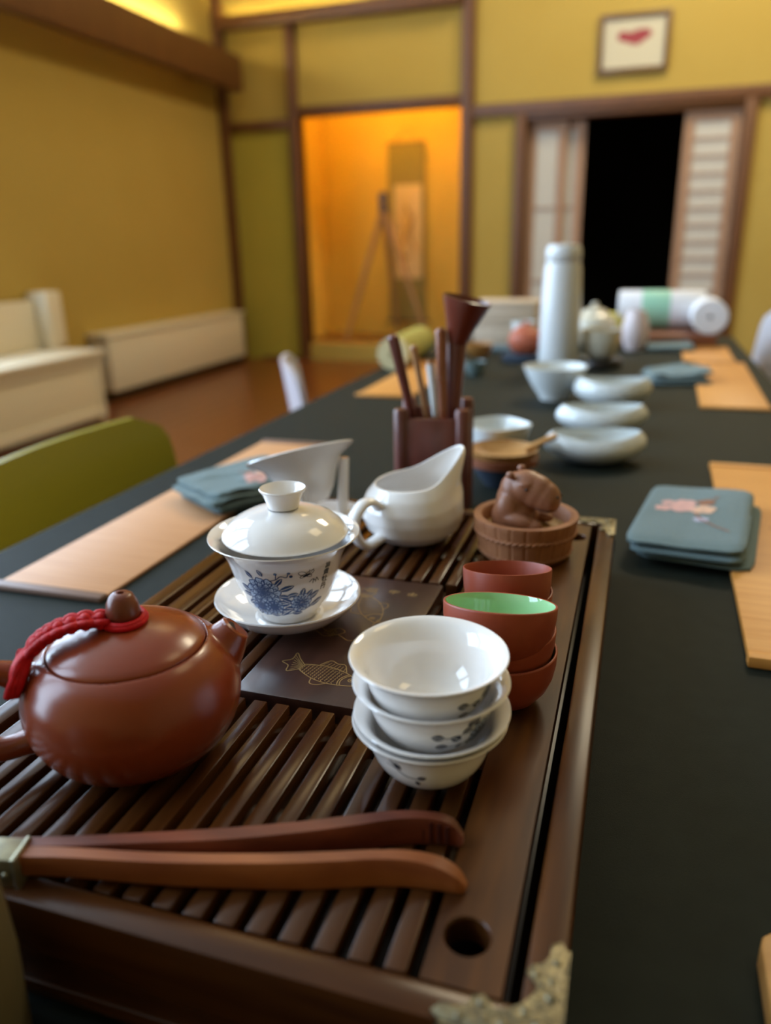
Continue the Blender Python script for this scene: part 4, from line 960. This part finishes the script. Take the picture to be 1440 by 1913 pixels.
def blossom(bm, x, y, R, f, mi):
    for i in range(5):
        a = 2*PI*i/5+x*99; P = [(x+R*.55*math.cos(a)+R*.48*math.cos(q), y+R*.55*math.sin(a)+R*.48*math.sin(q)) for q in [2*PI*k_/10 for k_ in range(10)]]
        fill(bm, P, f, mi)
def napkin(loc, rz, L, W, layers, lab, flower=None, lift=.0, skew=0, crumple=0):
    t = thing('folded_napkin', lab, 'napkin', loc, rz, 'teal linen napkins')
    th = .0048; N_ = 26; K = 20; seed = random.random()*9
    top = None
    for l in range(layers):
        bm = bmesh.new(); z0 = l*(th+.0012); g = {}
        ll = L*(1-.035*(layers-1-l)*(1 if l % 2 else .2)); ox_ = .006*math.sin(l*2.1+seed); oy_ = .004*math.cos(l*1.7+seed)
        def zf(u, v):
            edge = max(abs(u), abs(v)); fold = (1-smoothstep(.86, 1, -u))
            wob = .0016*math.sin(3.1*u+seed+l)*math.cos(2.3*v+l)+crumple*(math.sin(5*u+seed)*math.cos(4*v+1)+.5*math.sin(9*v+3*u))
            return wob*(l+.2)/layers*1.6
        for s in (0, 1):
            for i in range(N_+1):
                for j in range(K+1):
                    u = i/N_*2-1; v = j/K*2-1; rr_ = .06
                    cr_ = 1-.055*smoothstep(.75, 1, abs(u))*smoothstep(.75, 1, abs(v)); x = u*cr_*ll/2+ox_+skew*v*.01; y = v*cr_*W/2+oy_
                    h = th*(1-.55*smoothstep(.90, 1, max(abs(u), abs(v))))
                    zz = z0+max(0, zf(u, v))+lift*l*smoothstep(-1, 1, u)
                    g[s, i, j] = bm.verts.new((x, y, zz+(h if s else 0)))
        for s in (0, 1):
            for i in range(N_):
                for j in range(K): bm.faces.new([g[s, i, j], g[s, i+1, j], g[s, i+1, j+1], g[s, i, j+1]])
        for i in range(N_):
            for j in (0, K): bm.faces.new([g[0, i, j], g[0, i+1, j], g[1, i+1, j], g[1, i, j]])
        for j in range(K):
            for i in (0, N_): bm.faces.new([g[0, i, j], g[0, i, j+1], g[1, i, j+1], g[1, i, j]])
        o = finish(bm, 'cloth_layer', napkin_m, t, angle=60)
        if l == layers-1:
            top = o
            if flower:
                bm = bmesh.new()
                def ff(x, y, z):
                    u = (x-ox_)/(ll/2); v = (y-oy_)/(W/2)
                    return (x, y, z0+max(0, zf(u, v))+lift*l*smoothstep(-1, 1, u)+th+.0005+z)
                fx, fy, fs, fr_ = flower
                c_, s_ = math.cos(fr_), math.sin(fr_); T_ = lambda a, b: (fx+fs*(a*c_-b*s_), fy+fs*(a*s_+b*c_))
                for (a, b, R, mi) in ((0, 0, .011, 0), (-.006, .012, .009, 0), (.015, .006, .010, 1), (-.010, -.010, .007, 0), (.006, .022, .007, 3), (.028, -.014, .006, 2), (-.016, .004, .006, 0)): 
                    p = T_(a, b); blossom(bm, p[0], p[1], R*fs, ff, mi)
                for P in ([(.015, -.004), (.028, -.014), (.045, -.020), (.058, -.022)], [(-.002, .02), (.006, .032), (.004, .040)]):
                    for fc in ribbon(bm, [T_(*p) for p in P], .0016*fs, ff, z=.0002): fc.material_index = 3
                finish(bm, 'embroidery', [pink_m, peach_m, lilac_m, rust_m], top, smooth=False)['label'] = 'pink and lilac blossom embroidery'
    return t
# right napkin (near)
a, b, c_, d = at(1195, 1040, TZ), at(1400, 1060, TZ), at(1245, 918, TZ), at(1385, 925, TZ)
napkin(((a.x+b.x+c_.x+d.x)/4-.006, .836, TZ+.0077), math.radians(-9), .110, .205, 3, 'teal folded napkin with pink blossom on the right, nearest the camera', (-.018, .012, 1.35, -.55), .0022, 0)
napkin((-.462, .830, TZ+.0065), math.radians(58), .135, .110, 4, 'teal folded napkin with pink blossom on the left placemat', (.010, -.030, .9, .4), .0022, 0, .0022)
c = at(1262, 716, TZ); napkin((c.x, c.y+.03, TZ+.0042), math.radians(12), .125, .13, 3, 'crumpled teal napkin at the edge of the honey placemat on the right', None, .004, 0, .0035)
c = at(1250, 652, TZ); napkin((c.x, c.y-.015, TZ+.0042), 0, .125, .12, 2, 'flat teal napkin by the farthest right placemat', None, .003)
c = at(915, 700, TZ)

# ------------------------------------------------------------------ white dishes and bowls
def leaf_dish(cx, cy, L, W, h, rz, lab):
    t = thing('boat_dish', lab, 'dish', (cx, cy, TZ+.0003), rz, 'row of white leaf shaped dishes')
    bm = bmesh.new(); n = 64; S = 14; rings = []
    def P(th, s, off):
        # pointed oval that rises to its ends
        ex = math.copysign(abs(math.cos(th))**.95, math.cos(th)); ey = math.copysign(abs(math.sin(th))**1.5, math.sin(th))
        k_ = .42+.58*math.sin(PI*.70*s); z = .0005+h*(s**1.25)*(.86+.14*abs(math.cos(th))**1.5)
        return Vector((ex*L/2*(k_-off/L*2), ey*W/2*(k_-off/W*2), z+(off*.9)))
    for j in range(S+1): rings.append([bm.verts.new(P(2*PI*i/n, j/S, 0)) for i in range(n)])
    for j in range(S, -1, -1): rings.append([bm.verts.new(P(2*PI*i/n, j/S, .0022)) for i in range(n)])
    for A, B in zip(rings, rings[1:]):
        for i in range(n): bm.faces.new((A[i], A[(i+1) % n], B[(i+1) % n], B[i]))
    bm.faces.new(rings[0]); bm.faces.new(rings[-1])
    finish(bm, 'dish_body', porc_b, t, angle=70)
leaf_dish(-.046, 1.118, .147, .105, .042, math.radians(14), 'white leaf shaped dish, nearest of the three in a row')
leaf_dish(-.046, 1.305, .150, .100, .044, math.radians(12), 'white leaf shaped dish, middle of the three in a row')
leaf_dish(-.038, 1.535, .146, .105, .052, math.radians(6), 'white leaf shaped dish, farthest of the three in a row')
def bowl_thing(c, R, h, lab, sq=False, m=None):
    t = thing('white_bowl', lab, 'bowl', (c[0], c[1], TZ+.0003))
    def fn(v):
        if not sq: return v
        th = math.atan2(v.y, v.x); k_ = 1+.07*math.cos(4*th); return Vector((v.x*k_, v.y*k_, v.z))
    lathe('bowl_body', [(0, .004), (R*.38, .004), (R*.40, 0), (R*.45, 0), (R*.48, .006), (R*.72, h*.42), (R*.9, h*.75), (R, h), (R-.003, h+.0005), (R*.85, h*.75), (R*.66, h*.45), (R*.40, .010), (0, .008)], m or porc_b, t, n=72, fn=fn)
bowl_thing((-.152, 1.585), .064, .066, 'white rounded bowl left of the leaf dishes, before the thermos')
bowl_thing((-.180, 1.060), .047, .062, 'small white squared bowl right behind the tool holder', True)
# ------------------------------------------------------------------ far end of the table
c = at(1040, 690, TZ); Yt = c.y+.02
tp = aty(1049, 455, Yt); ht = tp.z-TZ
t = thing('thermos_flask', 'tall white thermos flask on the table', 'thermos', (c.x, Yt, TZ+.0003))
R1 = (aty(1088, 600, Yt)-aty(1012, 600, Yt)).length/2
lathe('flask_body', [(0, 0), (R1*.96, 0), (R1, .006), (R1*.98, ht*.5), (R1*.90, ht*.80), (R1*.84, ht*.86), (0, ht*.865)], thermos_m, t, n=48)
lathe('flask_cap', [(0, ht*.868), (R1*.80, ht*.868), (R1*.86, ht*.88), (R1*.86, ht*.95), (R1*.74, ht*.99), (0, ht)], thermos_m, t, n=48)
def small_pot(c, R, h, name, lab, cat, m, lid=True, spout=False):
    t = thing(name, lab, cat, (c[0], c[1], c[2] if len(c) > 2 else TZ+.0003))
    lathe('pot_body', [(0, 0), (R*.55, 0), (R*.85, h*.2), (R, h*.45), (R*.86, h*.75), (R*.55, h*.9), (0, h*.9)], m, t, n=40)
    if lid:
        l = lathe('lid', [(R*.56, h*.89), (R*.5, h*.97), (R*.2, h*1.03), (0, h*1.03)], m, t, n=32)
        lathe('knob', [(R*.09, h*1.02), (R*.16, h*1.1), (R*.1, h*1.17), (0, h*1.18)], m, l, n=20)
    if spout: tube('spout', [(-R*.8, 0, h*.4), (-R*1.25, 0, h*.65), (-R*1.5, 0, h*.85)], [R*.22, R*.14, R*.1], m, t, n=10)
    return t
c = at(975, 678, TZ)
o = lathe('coaster', [(0, .018), (.058, .018), (.062, .014), (.060, 0), (0, 0)], navy_m, n=40); o.location = (c.x, c.y+.05, TZ+.0003); tag(o, 'dark navy round stand under the terracotta pot', 'stand')
small_pot((c.x, c.y+.05, TZ+.019), .047, .072, 'clay_pot', 'small terracotta pot left of the thermos', 'pot', terra_m)
c = at(1118, 690, TZ)
o = lathe('coaster', [(0, .022), (.052, .022), (.056, .016), (.054, 0), (0, 0)], black_m, n=40); o.location = (c.x, c.y+.04, TZ+.0003); tag(o, 'black round stand under the cream cup', 'stand')
t = thing('cream_cup', 'cream white cup on a black stand right of the thermos', 'cup', (c.x, c.y+.04, TZ+.0228))
lathe('cup_body', [(0, 0), (.024, 0), (.040, .015), (.048, .045), (.049, .070), (.046, .070), (.044, .045), (.036, .016), (0, .006)], cream_m, t, n=40)
c = at(1110, 640, TZ); small_pot((c.x, 2.44), .070, .11, 'cream_teapot', 'squat cream teapot behind the cream cup', 'teapot', cream_m, True, True)
c = aty(1152, 575, 2.6); t = box('yellow_box', (-.03, .03, -.03, .03, 0, .085), yellow_m, None, .003); t.location = (c.x, 2.60, TZ+.0003); tag(t, 'small yellow box between the cream teapot and the paper roll', 'box')
c = aty(1188, 600, 2.38); t = thing('pink_vase', 'pale pinkish white jar left of the paper roll', 'jar', (c.x, 2.38, TZ+.0003))
lathe('jar_body', [(0, 0), (.026, 0), (.036, .03), (.038, .07), (.028, .10), (.024, .112), (.021, .112), (.026, .095), (.034, .07), (.032, .03), (0, .006)], pinkw_m, t, n=32)
# roll on a wooden box tray
cL, cR = aty(1170, 580, 2.60), aty(1310, 580, 2.60)
t = thing('serving_tray', 'low brown wooden box under the white paper roll', 'tray', ((cL.x+cR.x)/2, 2.62, TZ+.0003))
box('tray_body', (-.13, .15, -.17, .075, 0, .036), woodred, t, .003)
Rr = .058; rz_c = TZ+.037+Rr
t = thing('paper_roll', 'thick white paper roll with a mint green label lying sideways', 'paper roll', ((cL.x+cR.x)/2, 2.625, rz_c))
My = Matrix.Rotation(PI/2, 4, 'Y')
lathe('roll_body', [(.015, -.135), (Rr*.95, -.135), (Rr, -.128), (Rr, .112), (Rr*.95, .118), (.015, .118)], paperw_m, t, n=40, M=My, closed=True)
lathe('label_band', [(Rr+.0005, -.065), (Rr+.001, -.062), (Rr+.001, .015), (Rr+.0005, .018)], green_m, t, n=40, M=My)
ce = aty(1326, 578, 2.50)
t = thing('paper_roll', 'white paper roll end on, beside the mint labelled roll', 'paper roll', (ce.x, 2.515, TZ+.0370+.050))
lathe('roll_body', [(.007, -.06), (.047, -.06), (.050, -.055), (.050, .055), (.047, .06), (.007, .06)], paperw_m, t, n=40, M=Matrix.Rotation(PI/2, 4, 'X'), closed=True)
# beige boxes
cb = aty(948, 600, 2.5)
for i, (z, hh, lab) in enumerate(((0, .070, 'lower pale beige box at the far left end of the table'), (.0708, .060, 'upper pale beige box stacked on the other beige box'))):
    t = thing('storage_box', lab, 'box', (cb.x, 2.50, TZ+.0003+z), 0, 'stacked beige boxes')
    box('box_body', (-.095, .095, -.07, .07, 0, hh-.012), beige_m, t, .004); box('lid', (-.098, .098, -.073, .073, hh-.012, hh), beige_m, t, .004)
c = at(985, 640, TZ); t = thing('white_cup', 'small white cup behind the terracotta pot', 'cup', (c.x+.015, 2.30, TZ+.0003))
lathe('cup_body', [(0, 0), (.018, 0), (.030, .03), (.034, .085), (.031, .085), (.027, .03), (0, .006)], porc_b, t, n=32)
c = at(888, 672, TZ); t = thing('orange_dish', 'small orange dish near the beige boxes', 'dish', (c.x, c.y+.04, TZ+.0003))
lathe('dish_body', [(0, 0), (.022, 0), (.036, .022), (.040, .040), (.037, .040), (.032, .022), (0, .006)], woodlight, t, n=32)
c = at(882, 705, TZ); t = thing('dark_cup', 'small grey blue cup before the orange dish', 'cup', (c.x, c.y+.03, TZ+.0003))
lathe('cup_body', [(0, 0), (.016, 0), (.024, .014), (.027, .034), (.025, .034), (.020, .014), (0, .005)], mat('grey_blue_glaze', (.12, .17, .17), .3), t, n=32)
c = at(930, 655, TZ); o = box('blue_folder', (-.07, .07, -.05, .05, 0, .012), mat('slate_blue_cloth', (.07, .12, .15), .8), None, .003); o.location = (c.x, c.y, TZ+.0003); tag(o, 'flat slate blue cloth before the beige boxes', 'cloth')
# rolled olive mat lying behind the tool holder
a, b = at(733, 662, -.012), at(790, 634, -.012)
dd = (b-a); a = a+dd*0; b = a+dd.normalized()*.30
t = thing('rolled_mat', 'olive yellow rolled mat lying beyond the tool holder', 'roll', (a.x, a.y, TZ+.0405))
q = (b-a).to_track_quat('Z', 'Y').to_matrix().to_4x4()
lathe('roll_body', [(.008, 0), (.040, 0), (.0402, .30), (.008, .30)], olive_m, t, n=32, M=q, closed=True)
lathe('roll_end', [(.0078, -.001), (.0405, -.001), (.0410, .02), (.0401, .02)], olive_end, t, n=32, M=q)
# dark jar at the lower left, between the camera and the tray
t = thing('dark_jar', 'dark olive glazed jar at the lower left before the tray', 'jar', (-.2375, .1355, TZ+.0003))
lathe('jar_body', [(0, 0), (.040, 0), (.0445, .006), (.046, .05), (.044, .10), (.036, .112), (.030, .114), (.030, .11), (.040, .10), (.042, .05), (.038, .008), (0, .006)], jar_m, t, n=48)

# ------------------------------------------------------------------ alcove contents, picture
tl, br_ = aty(722, 268, 7.90), aty(795, 640, 7.90)
t = thing('hanging_scroll', 'hanging scroll with dark mount and pale paper in the orange alcove', 'scroll', ((tl.x+br_.x)/2, 7.93, AZ0))
wS = (br_.x-tl.x)/2; zT = tl.z-AZ0; zM0 = aty(750, 520, 7.9).z-AZ0; zM1 = aty(750, 345, 7.9).z-AZ0; zB = aty(750, 600, 7.9).z-AZ0
box('silk_mount', (-wS, wS, -.004, .004, zB, zT), scroll_m, t); box('paper_sheet', (-wS*.68, wS*.78, -.007, -.0045, zM0, zM1), scrollp_m, t)
tube('bottom_roller', [(-wS-.03, 0, zB), (wS+.03, 0, zB)], .014, trim_m, t, n=12); tube('top_rod', [(-wS, 0, zT), (wS, 0, zT)], .008, trim_m, t, n=10)
tube('hanging_cord', [(-wS*.6, 0, zT), (0, .01, zT+.16), (wS*.6, 0, zT)], .003, trim_m, t, n=6)
bm = bmesh.new()
for P in ([(-.02, .78), (.06, .62), (.03, .45), (.09, .3)], [(.09, .7), (.02, .55), (-.05, .38)], [(-.09, .3), (-.03, .22), (.04, .25)]):
    ribbon(bm, [(x_, zM0+(zM1-zM0)*y_) for x_, y_ in P], .018, lambda a, b, z: (a, -.0078, b))
finish(bm, 'brush_painting', mat('ochre_ink', (.30, .18, .06), .8), t, smooth=False)
hd = aty(716, 390, 7.55)
t = thing('wooden_tripod', 'wooden tripod with a dark head standing in the orange alcove', 'tripod', (hd.x, hd.y, AZ0))
hz = hd.z-AZ0
fl_, fr_ = aty(646, 655, 7.30), aty(800, 640, 7.40)
for (fx, fy) in ((fl_.x-hd.x, 7.33-hd.y), (fr_.x-hd.x+.02, 7.33-hd.y), (.05, .27)):
    tube('leg', [(fx*.02, fy*.02, hz-.02), (fx*.5, fy*.5, hz*.5), (fx, fy, .0)], [.030, .026, .018], tripod_m, t, n=8, flat=.6)
    
lathe('head', [(0, hz-.04), (.04, hz-.04), (.045, hz+.01), (.035, hz+.06), (.045, hz+.10), (.03, hz+.15), (0, hz+.15)], lens_m, t, n=20)
bm = bmesh.new(); add_tube(bm, [(0, -.05, hz+.08), (0, .07, hz+.09)], [.03, .024], 14); finish(bm, 'eyepiece', lens_m, t)
tl, br_ = aty(1121, 26, YB-.03), aty(1246, 133, YB-.03)
px_, pz_ = (tl.x+br_.x)/2, (tl.z+br_.z)/2; pw, ph = (br_.x-tl.x)/2, (tl.z-br_.z)/2-.01
t = thing('framed_picture', 'small brown framed picture with a dark red motif above the doorway', 'picture', (px_, YB-.012, pz_))
bm = bmesh.new(); e_ = .038
for q in ((-pw, -pw+e_, -ph, ph), (pw-e_, pw, -ph, ph), (-pw+e_, pw-e_, -ph, -ph+e_), (-pw+e_, pw-e_, ph-e_, ph)): add_box(bm, q[0], q[1], -.025, .01, q[2], q[3], bev=.004)
finish(bm, 'frame', frame_m, t); box('mount', (-pw+e_*.9, pw-e_*.9, -.010, .0, -ph+e_*.9, ph-e_*.9), mount_m, t)
bm = bmesh.new(); pr = [(-.13, .06), (-.10, .085), (-.03, .07), (.04, .09), (.12, .085), (.14, .04), (.08, .0), (.03, -.03), (-.02, -.02), (-.07, 0), (-.12, .01)]
c0 = [bm.verts.new((a*.95, -.0104, b*.9+.01)) for a, b in pr]; bm.faces.new(c0); finish(bm, 'red_motif', redp_m, t, smooth=False)
